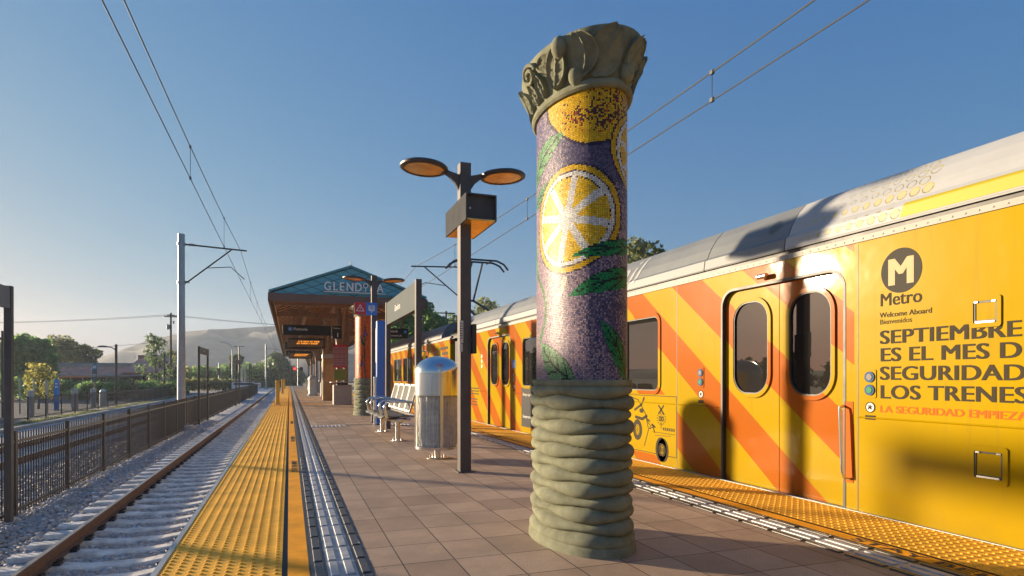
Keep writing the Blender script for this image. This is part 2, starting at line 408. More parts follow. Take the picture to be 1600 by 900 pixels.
# ------------------------------------------------------------------ platform
PC = 1.84                                    # centre line
mb = MB()
mb.box(-.60, 2 * PC + .60, YN, YF, GZ - .05, -.03)
setting(mb.build('platform', CONC))
mb = MB(); mb.sheet(.455, 2 * PC - .455, YN, YF, 0)
setting(mb.build('tile_paving', TILE))
def mirror(x): return 2 * PC - x
for side in (0, 1):
    X = (lambda x: x) if side == 0 else mirror
    def sh(a, b, y0, y1, z, m, nm):
        return setting(MB().sheet(min(X(a), X(b)), max(X(a), X(b)), y0, y1, z).build(nm, m))
    def bx(mb, a, b, y0, y1, z0, z1): mb.box(min(X(a), X(b)), max(X(a), X(b)), y0, y1, z0, z1)
    # metal edge, dome paving, joint, orange strip
    mb = MB(); bx(mb, -.725, -.692, YN, YF, -.12, .004); setting(mb.build('platform_edging', GALV))
    # tactile paving with truncated domes
    V = []; F = []
    x0, x1 = -.69, -.04
    def quad(a, b, c, d):
        o_ = len(V); V.extend((a, b, c, d)); F.append((o_, o_ + 1, o_ + 2, o_ + 3))
    quad((x0, YN, 0), (x1, YN, 0), (x1, YF, 0), (x0, YF, 0))
    nx = 10; pitch = .0655
    for i in range(nx):
        cx = x0 + .03 + i * pitch
        for j in range(int(34 / pitch)):
            cy = 1.4 + j * pitch
            nn = 12 if cy < 6.5 else 6
            o_ = len(V)
            for rr_, zz in ((.0130, 0), (.0120, .0038), (.0078, .0060)):
                for k in range(nn):
                    a = 2 * math.pi * k / nn; V.append((cx + rr_ * math.cos(a), cy + rr_ * math.sin(a), zz))
            for q in range(2):
                for k in range(nn): F.append((o_ + q * nn + k, o_ + q * nn + (k + 1) % nn, o_ + (q + 1) * nn + (k + 1) % nn, o_ + (q + 1) * nn + k))
            F.append(tuple(o_ + 2 * nn + k for k in range(nn)))
    mb = MB().add([(X(a), c, d) for a, c, d in V], F)
    # slab joints
    setting(mb.build('tactile_paving', YPAINT, smooth=True))
    mb = MB()
    for k in range(40): mb.sheet(min(X(x0), X(x1)), max(X(x0), X(x1)), 1.03 + .77 * k, 1.034 + .77 * k, .0006)
    setting(mb.build('paving_joints', mat('slab joint yellow', (0.40, 0.19, 0.03), .8)))  # slab joints drawn in a darker yellow
    sh(-.04, -.008, YN, YF, -.006, RUBBER, 'rubber_joint')
    sh(-.008, .107, YN, YF, 0, OPAINT, 'orange_strip')
    mb = MB()
    for k in range(40): mb.sheet(min(X(-.008), X(.107)), max(X(-.008), X(.107)), 1.03 + .77 * k, 1.033 + .77 * k, .0006)
    setting(mb.build('paving_joints', mat('slab joint yellow', (0.40, 0.19, 0.03), .8)))
    sh(.107, .119, YN, YF, 0, RUBBER, 'rubber_joint')
    # steel guide strip: dark outer rows and bright middle rows of raised bars
    LG = mat('guide plate bright', (0.42, 0.42, 0.42), 0.5, 0.35, 0.25, 8, spec=.3)
    DG = mat('guide plate dark', (0.10, 0.095, 0.092), 0.45, 0.5, 0.25, 10)
    sh(.119, .205, YN, YF, -.001, DG, 'guide_strip_edge'); sh(.205, .368, YN, YF, -.001, LG, 'guide_strip'); sh(.368, .455, YN, YF, -.001, DG, 'guide_strip_edge')
    for xs, m_, nm in (((.162, .412), DG, 'guide_bars_dark'), ((.244, .327), LG, 'guide_bars')):
        mb = MB()
        for xc in xs:
            for j in range(105):
                y = 1.1 + j * .305
                if y < 9: mb.bbox(X(xc) - .024, X(xc) + .024, y, y + .265, -.004, .0065, .004)
                else: mb.box(X(xc) - .024, X(xc) + .024, y, y + .265, -.004, .006)
            mb.box(X(xc) - .02, X(xc) + .02, 33.2, YF, -.004, .005)
        setting(mb.build(nm, m_))
# cross guide strip
LG = MATS['guide plate bright']; DG = MATS['guide plate dark']
for xa, xb in ((.455, 1.22), (2.0, 2.75)):
    mb = MB().sheet(xa, xb, 14.25, 14.75, .003)
    for k in range(int((xb - xa) / .085)):
        for q in range(2): mb.box(xa + .02 + k * .085, xa + .065 + k * .085, 14.28 + q * .235, 14.49 + q * .235, .003, .010)
    setting(mb.build('cross_guide_strip', LG))
setting(MB().sheet(1.22, 2.0, 14.6, 14.75, .003).build('cross_guide_joint', RUBBER))
# painted yellow marks on the tiles further along
for k, y in enumerate((26.6, 32.5, 42.5, 60)):
    setting(MB().sheet(.47, 1.35 if k == 0 else 1.2, y, y + .45 * (1 + .3 * k), .004).build('painted_mark', OPAINT))
setting(MB().sheet(.47, 3.2, YF - 2, YF - 1, .004).build('painted_mark', OPAINT))
# lettering on the orange strips
BLK = mat('black stencil', (0.03, 0.025, 0.02), 0.7, 0, 0.3, 40)
def floor_text(s, X0, y0, size, flip, name='floor_lettering', sx=1.0):
    mb = MB()
    if flip: fn = lambda u, v, w: (X0 + v, y0 - u, .0015 + w)       # reads from the tiles, train side
    else: fn = lambda u, v, w: (X0 - v, y0 + u, .0015 + w)
    text(mb, s, size, fn, depth=.001, bold=.003, sx=sx)
    setting(mb.build(name, BLK))
floor_text('STAY BEHIND', 3.588, 3.16, .115, True, sx=1.9)
floor_text('STAY BEHIND', 3.588, 12.0, .115, True, sx=1.9)
floor_text('STAY BEHIND', .092, 7.6, .095, False, sx=1.7)
floor_text('STAY BEHIND', .092, 11.2, .095, False, sx=1.7)
floor_text('STAY BEHIND', .092, 15.5, .095, False, sx=1.7)

# ------------------------------------------------------------------ tracks
def rail_mesh(y0, y1):
    prof = [(-.07, 0), (.07, 0), (.07, .012), (.012, .03), (.012, .128), (.036, .138), (.036, .168), (.028, .175), (-.028, .175), (-.036, .168), (-.036, .138), (-.012, .128), (-.012, .03), (-.07, .012)]
    mb = MB(); n_ = len(prof)
    mb.v = [(x, y, z) for y in (y0, y1) for x, z in prof]
    for i in range(n_):
        mb.f.append((i, (i + 1) % n_, n_ + (i + 1) % n_, n_ + i)); mb.mi.append(1 if i in (7, ) else 0)
    mb.f += [tuple(range(n_ - 1, -1, -1)), tuple(range(n_, 2 * n_))]; mb.mi += [0, 0]
    return mb
def rail(xc, label):
    mb = rail_mesh(-8, 165); mb.v = [(a + xc, y, z - 1.165) for a, y, z in mb.v]
    o = mb.build('rail', [RUST, RAILTOP]); tag(o, label, 'rail'); return o
TX = -2.03
rail(TX - .7175, 'rusty rail farther from the yellow platform edge, on the open left track')
rail(TX + .7175, 'rusty rail tucked under the yellow platform edge on the open left track')
T2 = -7.4
rail(T2 - .7175, 'farther rail of the second track, behind the nearer picket fence')
rail(T2 + .7175, 'nearer rail of the second track, just behind the nearer picket fence')
CLIP = mat('rail clip iron', (0.035, 0.028, 0.025), 0.6, 0.5, 0.2, 30)
def sleeper_proto(xc, y, clips, label, group):
    root = thing('sleeper', (xc, y, -1.165), label, 'sleeper', group)
    mb = MB(); v = []; sec = [(-1.3, .0), (-.95, .0), (-.55, .0), (-.3, -.035), (.3, -.035), (.55, .0), (.95, .0), (1.3, .0)]
    for x, dz in sec:
        for yy, zz in ((-.15, -.2), (-.118, -.02 + dz), (-.1, -.003 + dz), (.1, -.003 + dz), (.118, -.02 + dz), (.15, -.2)): v.append((xc + x, y + yy, -1.165 + zz))
    f = [(i * 6 + k, i * 6 + (k + 1) % 6, (i + 1) * 6 + (k + 1) % 6, (i + 1) * 6 + k) for i in range(len(sec) - 1) for k in range(6)] + [tuple(range(5, -1, -1)), tuple(42 + k for k in range(6))]
    mb.add(v, f).build('concrete_body', TIE, root)
    if clips:
        for s_ in (-1, 1):
            for t_ in (-1, 1):
                x = xc + s_ * .7175 + t_ * .11
                c = MB().bbox(x - .045, x + .045, y - .07, y + .07, -1.17, -1.14, .012)
                c.tube([(x - .03 * t_, y - .05, -1.13), (x + .04 * t_, y - .055, -1.105), (x + .055 * t_, y, -1.11), (x + .04 * t_, y + .055, -1.105), (x - .03 * t_, y + .05, -1.13)], .013, 6)
                c.build('rail_clip', CLIP, root)
    return root
sg = 'concrete sleepers under the open left track'
pr = sleeper_proto(TX, 4.0, True, 'pale concrete sleeper in grey ballast under the rusty rail by the yellow platform', sg)
for k in range(1, 40): dup(pr, (TX, 4.0 + k * .61, -1.165))
pr2 = sleeper_proto(TX, 4.0 + 40 * .61, False, 'pale concrete sleeper in grey ballast under the rusty rail by the yellow platform', sg)
for k in range(41, 75): dup(pr2, (TX, 4.0 + k * .61, -1.165))
sg2 = 'sleepers of the second track'
pr3 = sleeper_proto(T2, 9.0, False, 'pale concrete sleeper of the second track, seen through the picket fence', sg2)
for k in range(1, 40): dup(pr3, (T2, 9.0 + k * .61, -1.165))

# ballast stones (near part)
ico = np.array([(0, 0, 1), (.894, 0, .447), (.276, .851, .447), (-.724, .526, .447), (-.724, -.526, .447), (.276, -.851, .447), (.724, .526, -.447), (-.276, .851, -.447), (-.894, 0, -.447), (-.276, -.851, -.447), (.724, -.526, -.447), (0, 0, -1)])
icf = np.array([(0, 1, 2), (0, 2, 3), (0, 3, 4), (0, 4, 5), (0, 5, 1), (1, 6, 2), (2, 7, 3), (3, 8, 4), (4, 9, 5), (5, 10, 1), (6, 7, 2), (7, 8, 3), (8, 9, 4), (9, 10, 5), (10, 6, 1), (11, 7, 6), (11, 8, 7), (11, 9, 8), (11, 10, 9), (11, 6, 10)])
def stones(name, N, xr, yr, zfn, size, seed, skip=None):
    g_ = np.random.default_rng(seed)
    y = yr[0] + (yr[1] - yr[0]) * g_.random(N) ** 1.6; x = xr[0] + (xr[1] - xr[0]) * g_.random(N)
    if skip is not None:                                   # keep the sleepers clear
        q = (y - skip + .305) % .61 - .305; k_ = ~((abs(q) < .125) & (x > -3.36)); x, y = x[k_], y[k_]; N = len(x)
    z = zfn(x, g_.random(N))
    s = size * (0.6 + 0.8 * g_.random((N, 1, 1))) * (0.65 + .7 * g_.random((N, 1, 3))) * (1 + (y[:, None, None] - yr[0]) * .012)
    P = ico[None] * s * (1 + .25 * (g_.random((N, 12, 1)) - .5) * 2)
    a = g_.random(N) * 6.28; bb = (g_.random(N) - .5) * .9
    ca, sa, cb, sb = np.cos(a), np.sin(a), np.cos(bb), np.sin(bb)
    X = P[..., 0] * cb[:, None] + P[..., 2] * sb[:, None]; Z = -P[..., 0] * sb[:, None] + P[..., 2] * cb[:, None]; Y = P[..., 1]
    Z = Z * .55
    X, Y = X * ca[:, None] - Y * sa[:, None], X * sa[:, None] + Y * ca[:, None]
    V = np.stack([X + x[:, None], Y + y[:, None], Z + z[:, None]], -1).reshape(-1, 3)
    F = (icf[None] + 12 * np.arange(N)[:, None, None]).reshape(-1, 3)
    m = bpy.data.materials.get('ballast stone')
    if not m:
        m = bpy.data.materials.new('ballast stone'); m.use_nodes = True; n, l, b = nodes_of(m)
        ge = n.new('ShaderNodeNewGeometry'); cr = n.new('ShaderNodeValToRGB'); e = cr.color_ramp.elements
        e[0].color = (0.42, 0.42, 0.445, 1); e[1].color = (0.80, 0.79, 0.78, 1); x_ = e.new(.94); x_.color = (0.40, 0.34, 0.28, 1)
        e[0].position = 0; e[1].position = .9
        l.new(ge.outputs['Random Per Island'], cr.inputs['Fac']); l.new(cr.outputs[0], b.inputs['Base Color']); b.inputs['Roughness'].default_value = .8
        tn = n.new('ShaderNodeTexNoise'); tn.inputs['Scale'].default_value = 80; bp = n.new('ShaderNodeBump'); bp.inputs['Strength'].default_value = .5; bp.inputs['Distance'].default_value = .01
        l.new(tn.outputs['Fac'], bp.inputs['Height']); l.new(bp.outputs[0], b.inputs['Normal'])
    o = np_mesh(name, V, F, m); setting(o, 'stuff'); return o
stones('ballast_stones', 46000, (-4.3, -.75), (3.5, 36), lambda x, r: -1.250 + .018 * r + .07 * np.clip((-3.3 - x) / .6, 0, 1) * (x < -3.3), .034, 3, 4.0)
stones('ballast_stones', 6000, (-6.2, -4.3), (8, 34), lambda x, r: -1.22 + .03 * r, .045, 4)

# ------------------------------------------------------------------ mosaic columns
STONE = mat('cast sandstone', (0.26, 0.262, 0.178), 0.95, 0, 0.28, 9, bump=0.8, bscale=170, spec=.15)
GROUT = mat('dark grout', (0.045, 0.04, 0.045), 0.9, 0, 0.2, 40)
MOS = bpy.data.materials.new('glass mosaic'); MOS.use_nodes = True
n, l, b = nodes_of(MOS)
ca_ = n.new('ShaderNodeVertexColor'); ca_.layer_name = 'tile'; l.new(ca_.outputs['Color'], b.inputs['Base Color'])
b.inputs['Roughness'].default_value = .42; b.inputs['Specular IOR Level'].default_value = .16; b.inputs['Coat Weight'].default_value = .0; b.inputs['Coat Roughness'].default_value = .2
AX, AY = .255, .46
def ell_table(ax, ay):
    ph = np.linspace(0, 2 * np.pi, 2881); x, y = ax * np.cos(ph), ay * np.sin(ph)
    s = np.concatenate([[0], np.cumsum(np.hypot(np.diff(x), np.diff(y)))]); return ph, s
PHT, ST_ = ell_table(AX, AY); PER = ST_[-1]
def seg_d(s, z, pts):
    best = np.full(s.shape, 9.)
    for (a, b_), (c, d) in zip(pts, pts[1:]):
        t = np.clip(((s - a) * (c - a) + (z - b_) * (d - b_)) / ((c - a) ** 2 + (d - b_) ** 2), 0, 1)
        best = np.minimum(best, np.hypot(s - a - t * (c - a), z - b_ - t * (d - b_)))
    return best
def leaf_uv(s, z, base, tip, wd, bend=0.0):
    L = math.hypot(tip[0] - base[0], tip[1] - base[1]); ux, uz = (tip[0] - base[0]) / L, (tip[1] - base[1]) / L
    t = ((s - base[0]) * ux + (z - base[1]) * uz) / L; q = -(s - base[0]) * uz + (z - base[1]) * ux
    q = q - bend * np.sin(np.pi * np.clip(t, 0, 1))
    hw = wd * np.sin(np.pi * np.clip(t, 0.001, .999) ** .85) ** .8
    return t, q / np.maximum(hw, 1e-4), (t > 0) & (t < 1) & (abs(q) < hw)
def paint_lemon(s, z, g_):
    N = len(s); r1, r2, r3 = g_.random(N), g_.random(N), g_.random(N)
    dark = np.clip(1.15 * np.exp(-((s - 1.62) / .30) ** 2 - ((z - 2.48) / .30) ** 2) + .85 * np.exp(-((s - 1.70) / .17) ** 2 - ((z - 1.5) / .35) ** 2) + .5 * np.exp(-((s - 1.0) / .2) ** 2 - ((z - 2.75) / .2) ** 2) + .25 * (z > 2.3), 0, 1)
    lav = np.array([(.44, .33, .38), (.36, .27, .34), (.31, .24, .33), (.50, .39, .42), (.26, .20, .29), (.40, .29, .33)])
    ind = np.array([(.12, .11, .21), (.16, .14, .25), (.10, .09, .17), (.20, .16, .27)])
    c = np.where((r1 < dark)[:, None], ind[(r2 * 4).astype(int)], lav[(r2 * 6).astype(int)])
    # whole lemon at the top
    q = np.hypot((s - 1.66) / .47, (z - 2.90) / (.325 + .03 * np.sin(s * 9)))
    lem = q < 1
    yel = np.array([(.80, .50, .01), (.74, .44, .01), (.86, .57, .03), (.70, .46, .01)])
    c = np.where(lem[:, None], yel[(r2 * 4).astype(int)], c)
    dots = lem & (r1 < np.clip(.52 * np.exp(-((s - 1.78) / .20) ** 2 - ((z - 2.80) / .16) ** 2) + .75 * np.exp(-((s - 1.50) / .10) ** 2 - ((z - 2.735) / .045) ** 2) + .6 * np.exp(-((s - 1.66) / .10) ** 2 - ((z - 2.70) / .06) ** 2), 0, .75) * .68)
    c = np.where(dots[:, None], np.where((r3 < .85)[:, None], (.13, .05, .05), (.65, .10, .02)), c)
    c = np.where(((q > 1) & (q < 1.05))[:, None], (.05, .04, .09), c)
    def slice_(c, s0, z0, rs, rz, ns, rot, phase=0):
        u, v = (s - s0) / rs, (z - z0) / rz; r = np.hypot(u, v); a = np.arctan2(v, u) + rot
        inn = r < 1
        pulp = np.array([(.86, .56, .01), (.80, .50, .01), (.88, .62, .04), (.74, .47, .02), (.86, .58, .02), (.90, .66, .12)])
        c = np.where(inn[:, None], pulp[(r2 * 6).astype(int)], c)
        white = np.array([(.84, .82, .78), (.74, .72, .69), (.88, .87, .83), (.68, .65, .63)])[(r3 * 4).astype(int)]
        sp = np.abs((a / (2 * np.pi) * ns) % 1 - .5) * 2 * np.pi / ns * r
        c = np.where((inn & (sp > np.pi / ns * r - .072))[:, None], white, c)
        c = np.where((r < .115)[:, None], (.80, .79, .75), c)
        c = np.where((inn & (r > .80))[:, None], white, c)
        c = np.where((inn & (r > .775) & (r < .80) & (r1 < .35))[:, None], (.06, .05, .05), c)
        c = np.where((inn & (r > .88))[:, None], np.where((r1 < .5)[:, None], (.05, .04, .06), (.25, .2, .2)), c)
        c = np.where((inn & (r > .905))[:, None], yel[(r2 * 4).astype(int)], c)
        c = np.where(((r > 1) & (r < 1.035) & (r1 < .8))[:, None], (.045, .035, .07), c)
        return c
    c = slice_(c, 2.02, 2.52, .31, .27, 8, .2)
    c = slice_(c, 1.405, 2.105, .375, .335, 8, .22)
    def leaf(c, base, tip, wd, cols, bend=0., veins=True):
        t, q, m = leaf_uv(s, z, base, tip, wd, bend)
        cc = np.array(cols)[(r2 * len(cols)).astype(int)]
        c = np.where(m[:, None], cc, c)
        if veins:
            vein = m & (((abs(q) < .10) & (t < .93)) | ((np.abs((t * 4.5 - abs(q) * 1.1) % 1 - .5) < .085) & (t > .1) & (t < .88)))
            c = np.where(vein[:, None], (.03, .04, .045), c)
            c = np.where((m & (abs(q) > .9) & (q < 0))[:, None], (.035, .05, .05), c)
        return c
    LG_ = [(.14, .36, .15), (.18, .42, .19), (.12, .30, .13), (.22, .44, .22)]; DG_ = [(.015, .26, .09), (.025, .32, .11), (.012, .20, .075), (.035, .36, .13)]
    c = leaf(c, (.88, 2.44), (1.38, 2.665), .085, LG_, .03); c = leaf(c, (.85, 2.30), (1.18, 2.40), .05, LG_, -.02)
    c = leaf(c, (2.06, 1.965), (1.44, 1.865), .05, DG_, .01); c = leaf(c, (2.02, 1.755), (1.42, 1.615), .068, DG_, -.02)
    c = leaf(c, (1.86, 1.06), (1.645, 1.45), .06, DG_, -.015); c = leaf(c, (1.47, 1.07), (1.07, 1.335), .10, LG_, .02)
    vm = seg_d(s, z, [(.88, 2.02), (.97, 1.82), (1.12, 1.68), (1.17, 1.55), (1.13, 1.44), (1.04, 1.35)])
    c = np.where((vm < .017)[:, None], np.array(LG_)[(r2 * 4).astype(int)] * .7, c)
    vm = seg_d(s, z, [(.86, 2.15), (.93, 2.0), (.95, 1.84)]); c = np.where((vm < .03)[:, None], np.array(LG_)[(r2 * 4).astype(int)], c)
    fl = seg_d(s, z, [(1.33, 1.625), (1.385, 1.72)]); c = np.where((fl < .022)[:, None], (.70, .62, .48), c)
    ys = np.hypot((s - .80) / .105, (z - 1.40) / .21) < 1; c = np.where(ys[:, None], yel[(r2 * 4).astype(int)], c)
    # the side away from the picture carries more lemons
    for s0, z0 in ((.35, 1.9), (2.2, 1.3), (.1, 2.6)): c = np.where((np.hypot((s - s0) / .2, (z - z0) / .26) < 1)[:, None], yel[(r2 * 4).astype(int)], c)
    return c
def paint_iris(s, z, g_):
    N = len(s); r1, r2 = g_.random(N), g_.random(N)
    base = np.array([(.95, .19, .03), (.88, .14, .03), (1.0, .26, .04), (.80, .12, .03), (.92, .22, .06)])
    c = base[(r2 * 5).astype(int)]
    s = (s - 1.43 + PER / 2) % PER - PER / 2          # centre of the side facing along the platform
    gr = np.array([(.02, .14, .06), (.03, .2, .09), (.01, .09, .05)])[(r2 * 3).astype(int)]
    pu = np.array([(.10, .06, .25), (.17, .10, .33), (.06, .04, .16), (.25, .18, .42)])[(r2 * 4).astype(int)]
    for k in (-1, 0, 1):
        o_ = k * .62
        for pts in ([(-.10, 1.05), (-.12, 1.5), (-.06, 2.0), (-.09, 2.55)], [(.02, 1.05), (.10, 1.35), (.20, 1.75)], [(.28, 1.05), (.25, 1.7), (.27, 2.6)]):
            c = np.where((seg_d(s - o_, z, pts) < .016)[:, None], gr, c)
        for a, bb, wd in (((-.10, 1.75), (.06, 2.05), .035), ((-.09, 1.15), (-.20, 1.6), .03), ((.08, 1.3), (.02, 1.62), .03), ((.25, 2.0), (.10, 2.35), .04)):
            t, q, m = leaf_uv(s - o_, z, a, bb, wd); c = np.where(m[:, None], gr, c)
        for f0, f1 in ((-.08, 2.60), (-.12, 1.72), (.19, 1.50), (.27, 2.35)):
            d = np.hypot((s - o_ - f0) / .075, (z - f1) / .10); a = np.arctan2(z - f1, s - o_ - f0)
            c = np.where((d < .72 + .3 * np.cos(3 * a + 1))[:, None], pu, c)
            c = np.where((d < .18)[:, None], (.7, .4, .05), c)
    return c
def cap_surf(phi, t, h, z0, zh):
    kx = np.interp(t, [0, .2, .45, .7, .9, 1.0], [0, .10, .38, .78, 1.0, .97])
    ax = AX + .012 + .094 * kx + h; ay = AY + .012 + .112 * kx + h
    return (ax * math.cos(phi), ay * math.sin(phi), z0 + zh * t)
def column(cx, cy, painter, pitch, label, seed, detail):
    root = thing('mosaic_column', (cx, cy, 0), label, 'column')
    zb, zt, ztop = 1.085, 2.90, 3.205
    # ---- base: stacked, interlocking rope-like courses
    NP, NZ = (200, 190) if detail else (72, 84)
    K = 13; p = (zb - .03 - .05) / K; m_ = 4
    V = []; F = []
    for j in range(NZ + 1):
        z = .05 + (zb - .08) * j / NZ
        for i in range(NP):
            ph = 2 * math.pi * i / NP
            s_ = float(np.interp(ph, PHT, ST_)) / PER * 2 * math.pi
            zz = (z - .05) / p
            best = -1.0
            k0 = int(zz)
            r = 0
            for k in range(max(0, k0 - 1), min(K, k0 + 2)):
                drift = .55 * k * .35 + .5 * math.sin(k * 2.3)
                wv = lambda q: q + .155 * math.sin(m_ * s_ + math.pi * q + .9 * math.sin(q * .45) + .2 * math.sin(s_ * 2 + q)) * (0 < q < K)
                b0, b1 = wv(k), wv(k + 1)
                if b0 <= zz <= b1 and b1 > b0:
                    th = b1 - b0; c = (zz - b0) / th * 2 - 1
                    r = max(r, (.016 + .034 * th) * math.sqrt(max(0, 1 - c * c)) ** .9)
            flare = .028 * math.exp(-(z - .05) / .05)
            V.append((cx + (AX - .012 + r + flare) * math.cos(ph), cy + (AY - .012 + r + flare) * math.sin(ph), z))
    for j in range(NZ):
        for i in range(NP): F.append((j * NP + i, j * NP + (i + 1) % NP, (j + 1) * NP + (i + 1) % NP, (j + 1) * NP + i))
    mb = MB().add(V, F)
    def ring(prof, n_=96):
        v = [(cx + (AX + r) * math.cos(2 * math.pi * k / n_), cy + (AY + r) * math.sin(2 * math.pi * k / n_), z) for r, z in prof for k in range(n_)]
        f = [(i * n_ + k, i * n_ + (k + 1) % n_, (i + 1) * n_ + (k + 1) % n_, (i + 1) * n_ + k) for i in range(len(prof) - 1) for k in range(n_)]
        mb.add(v, f)
    ring([(.0, .09), (.03, .075), (.048, .055), (.058, .03), (.06, 0)])
    ring([(-.01, zb - .05), (.016, zb - .045), (.03, zb - .032), (.034, zb - .015), (.03, zb), (-.01, zb + .002)])
    mb.build('base', STONE, root, smooth=True, fix=False)
    # ---- shaft
    mb = MB(); ring([(-.003, zb - .005), (-.003, zt + .03)])
    shaft = mb.build('shaft', GROUT, root, smooth=True, fix=False)
    g_ = np.random.default_rng(seed)
    ni = int(PER / pitch); nj = int((zt - zb + .01) / pitch); ps = PER / ni
    si = (np.arange(ni) + .5) * ps; zj = zb + (np.arange(nj) + .5) * pitch
    S_, Z_ = np.meshgrid(si, zj); S_ = S_.ravel(); Z_ = Z_.ravel(); N = len(S_)
    col = painter(S_, Z_, g_) ** 1.12 * .80 * (.88 + .24 * g_.random((N, 1)))
    ph = np.interp(S_, ST_, PHT)
    c_ = np.stack([AX * np.cos(ph), AY * np.sin(ph), np.zeros(N)], -1)
    nn = np.stack([np.cos(ph) / AX, np.sin(ph) / AY, np.zeros(N)], -1); nn /= np.linalg.norm(nn, axis=1)[:, None]
    tt = np.stack([-nn[:, 1], nn[:, 0], np.zeros(N)], -1); zz = np.array([0, 0, 1.])
    ctr = c_ + zz * Z_[:, None] + np.array([cx, cy, 0]) + nn * .0015
    ctr += tt * (g_.random((N, 1)) - .5) * pitch * .10 + zz * (g_.random((N, 1)) - .5) * pitch * .10
    h = pitch * (.40 + .07 * g_.random((N, 1))); ta = (g_.standard_normal((N, 1))) * .022; tb = (g_.standard_normal((N, 1))) * .022
    quad = [ctr + tt * h * a + zz * h * b2 + nn * h * (a * ta + b2 * tb) for a, b2 in ((-1, -1), (1, -1), (1, 1), (-1, 1))]
    V = np.stack(quad, 1).reshape(-1, 3); F = np.arange(4 * N).reshape(-1, 4)
    o = np_mesh('mosaic_tiles', V, F, MOS, shaft)
    at_ = o.data.color_attributes.new('tile', 'FLOAT_COLOR', 'POINT')
    at_.data.foreach_set('color', np.repeat(np.concatenate([np.clip(col, 0, 1), np.ones((N, 1))], 1), 4, 0).astype(np.float32).ravel())
    # ---- capital
    mb = MB(); n_ = 96; z0 = zt + .03; zh = ztop - z0
    ring([(-.005, zt - .018), (.02, zt - .02), (.034, zt - .008), (.036, zt + .01), (.03, zt + .028), (.012, zt + .036)])
    ts = [0, .1, .2, .3, .4, .5, .6, .7, .8, .9, .96, 1]
    v = [cap_surf(2 * math.pi * k / n_, t, 0, z0, zh) for t in ts for k in range(n_)] + [cap_surf(2 * math.pi * k / n_, 1, -.06, z0, zh) for k in range(n_)]
    v = [(cx + a, cy + b_, c) for a, b_, c in v]
    f = [(i * n_ + k, i * n_ + (k + 1) % n_, (i + 1) * n_ + (k + 1) % n_, (i + 1) * n_ + k) for i in range(len(ts)) for k in range(n_)] + [tuple(len(ts) * n_ + k for k in range(n_))]
    mb.add(v, f)
    cap = mb.build('capital', STONE, root, smooth=True, fix=False)
    def cleaf(p0, t0, p1, t1, wd, h0, bend=0.):
        mb = MB(); NU, NV = 21, 19; V = []
        L = 1.0
        for i in range(NU):
            u = i / (NU - 1); hw = wd * (math.sin(math.pi * min(1, u ** .8 * .985 + .012)) ** .75)
            for j in range(NV):
                q = j / (NV - 1) * 2 - 1
                edge = math.exp(-((abs(q) - .86) / .10) ** 2); mid = math.exp(-(q / .10) ** 2); vein = math.exp(-((((u * 4.2 - abs(q) * .8) % 1) - .5) / .10) ** 2) * (abs(q) < .85)
                hh = h0 + .015 * edge + .012 * mid - .009 * vein - (.035 if abs(q) > .99 or i in (0, NU - 1) else 0)
                pc = p0 + (p1 - p0) * u + bend * math.sin(math.pi * u); tc = t0 + (t1 - t0) * u
                dp, dt = (p1 - p0) * .45, (t1 - t0) * zh
                l_ = math.hypot(dp, dt) or 1
                ph_ = pc + q * hw * dt / l_ / .42; tq = tc - q * hw * dp / l_ / zh
                x, y, z = cap_surf(ph_, max(.0, min(1.0, tq)), hh, z0, zh); V.append((cx + x, cy + y, z))
        F = [(i * NV + j, i * NV + j + 1, (i + 1) * NV + j + 1, (i + 1) * NV + j) for i in range(NU - 1) for j in range(NV - 1)]
        mb.add(V, F).build('leaf', STONE, cap, smooth=True, fix=False)
    def fruit(pd, t, r, sq=1.25):
        x, y, z = cap_surf(R(pd), t, r * .15, z0, zh)
        mb = MB(); mb.lathe([(r * math.sin(math.pi * k / 10), -r * sq * math.cos(math.pi * k / 10)) for k in range(11)], (cx + x, cy + y, z), 18); mb.build('fruit', STONE, cap, smooth=True)
    D = [(204, .03, 214, .84, .072, .036, 0), (232, .02, 228, .94, .10, .026, .10), (240, .05, 266, .97, .135, .016, .10), (284, .22, 296, .90, .095, .030, .05), (304, .15, 312, .72, .05, .034, .02),
         (190, .62, 212, .58, .06, .02, 0), (176, .03, 170, .60, .045, .022, 0), (160, .03, 150, .7, .045, .022, 0), (188, .04, 183, .66, .038, .026, 0)]
    D += [(p, .03, p + 12, .9, .075, .022, .05) for p in (330, 356, 22, 48, 75, 102, 130)]
    for a, t0, b_, t1, wd, h0, bd in D: cleaf(R(a), t0, R(b_), t1, wd, h0, R(bd * 60))
    for a, t, r in ((214, .78, .055), (226, .14, .05), (287, .20, .055), (40, .5, .05), (115, .4, .05), (345, .3, .05)): fruit(a, t, r)
    # curled tendril on the left of the capital
    mb = MB(); pts = []
    for k in range(30):
        a = k / 29 * 2 * math.pi * 1.6; rr_ = .075 * (1 - k / 38)
        x, y, z = cap_surf(R(176) + rr_ * math.cos(a) / .42, .70 + rr_ * math.sin(a) / zh * .8, .02, z0, zh); pts.append((cx + x, cy + y, z))
    mb.tube(pts, .013, 8); mb.build('tendril', STONE, cap, smooth=True)
    return root
column(1.87, 3.80, paint_lemon, .0112, 'tall oval mosaic column with lemon slices and green leaves on purple, nearest on the platform', 5, True)
column(2.08, 18.6, paint_iris, .018, 'orange mosaic column with purple flowers and green stems, in front of the canopy', 9, False)

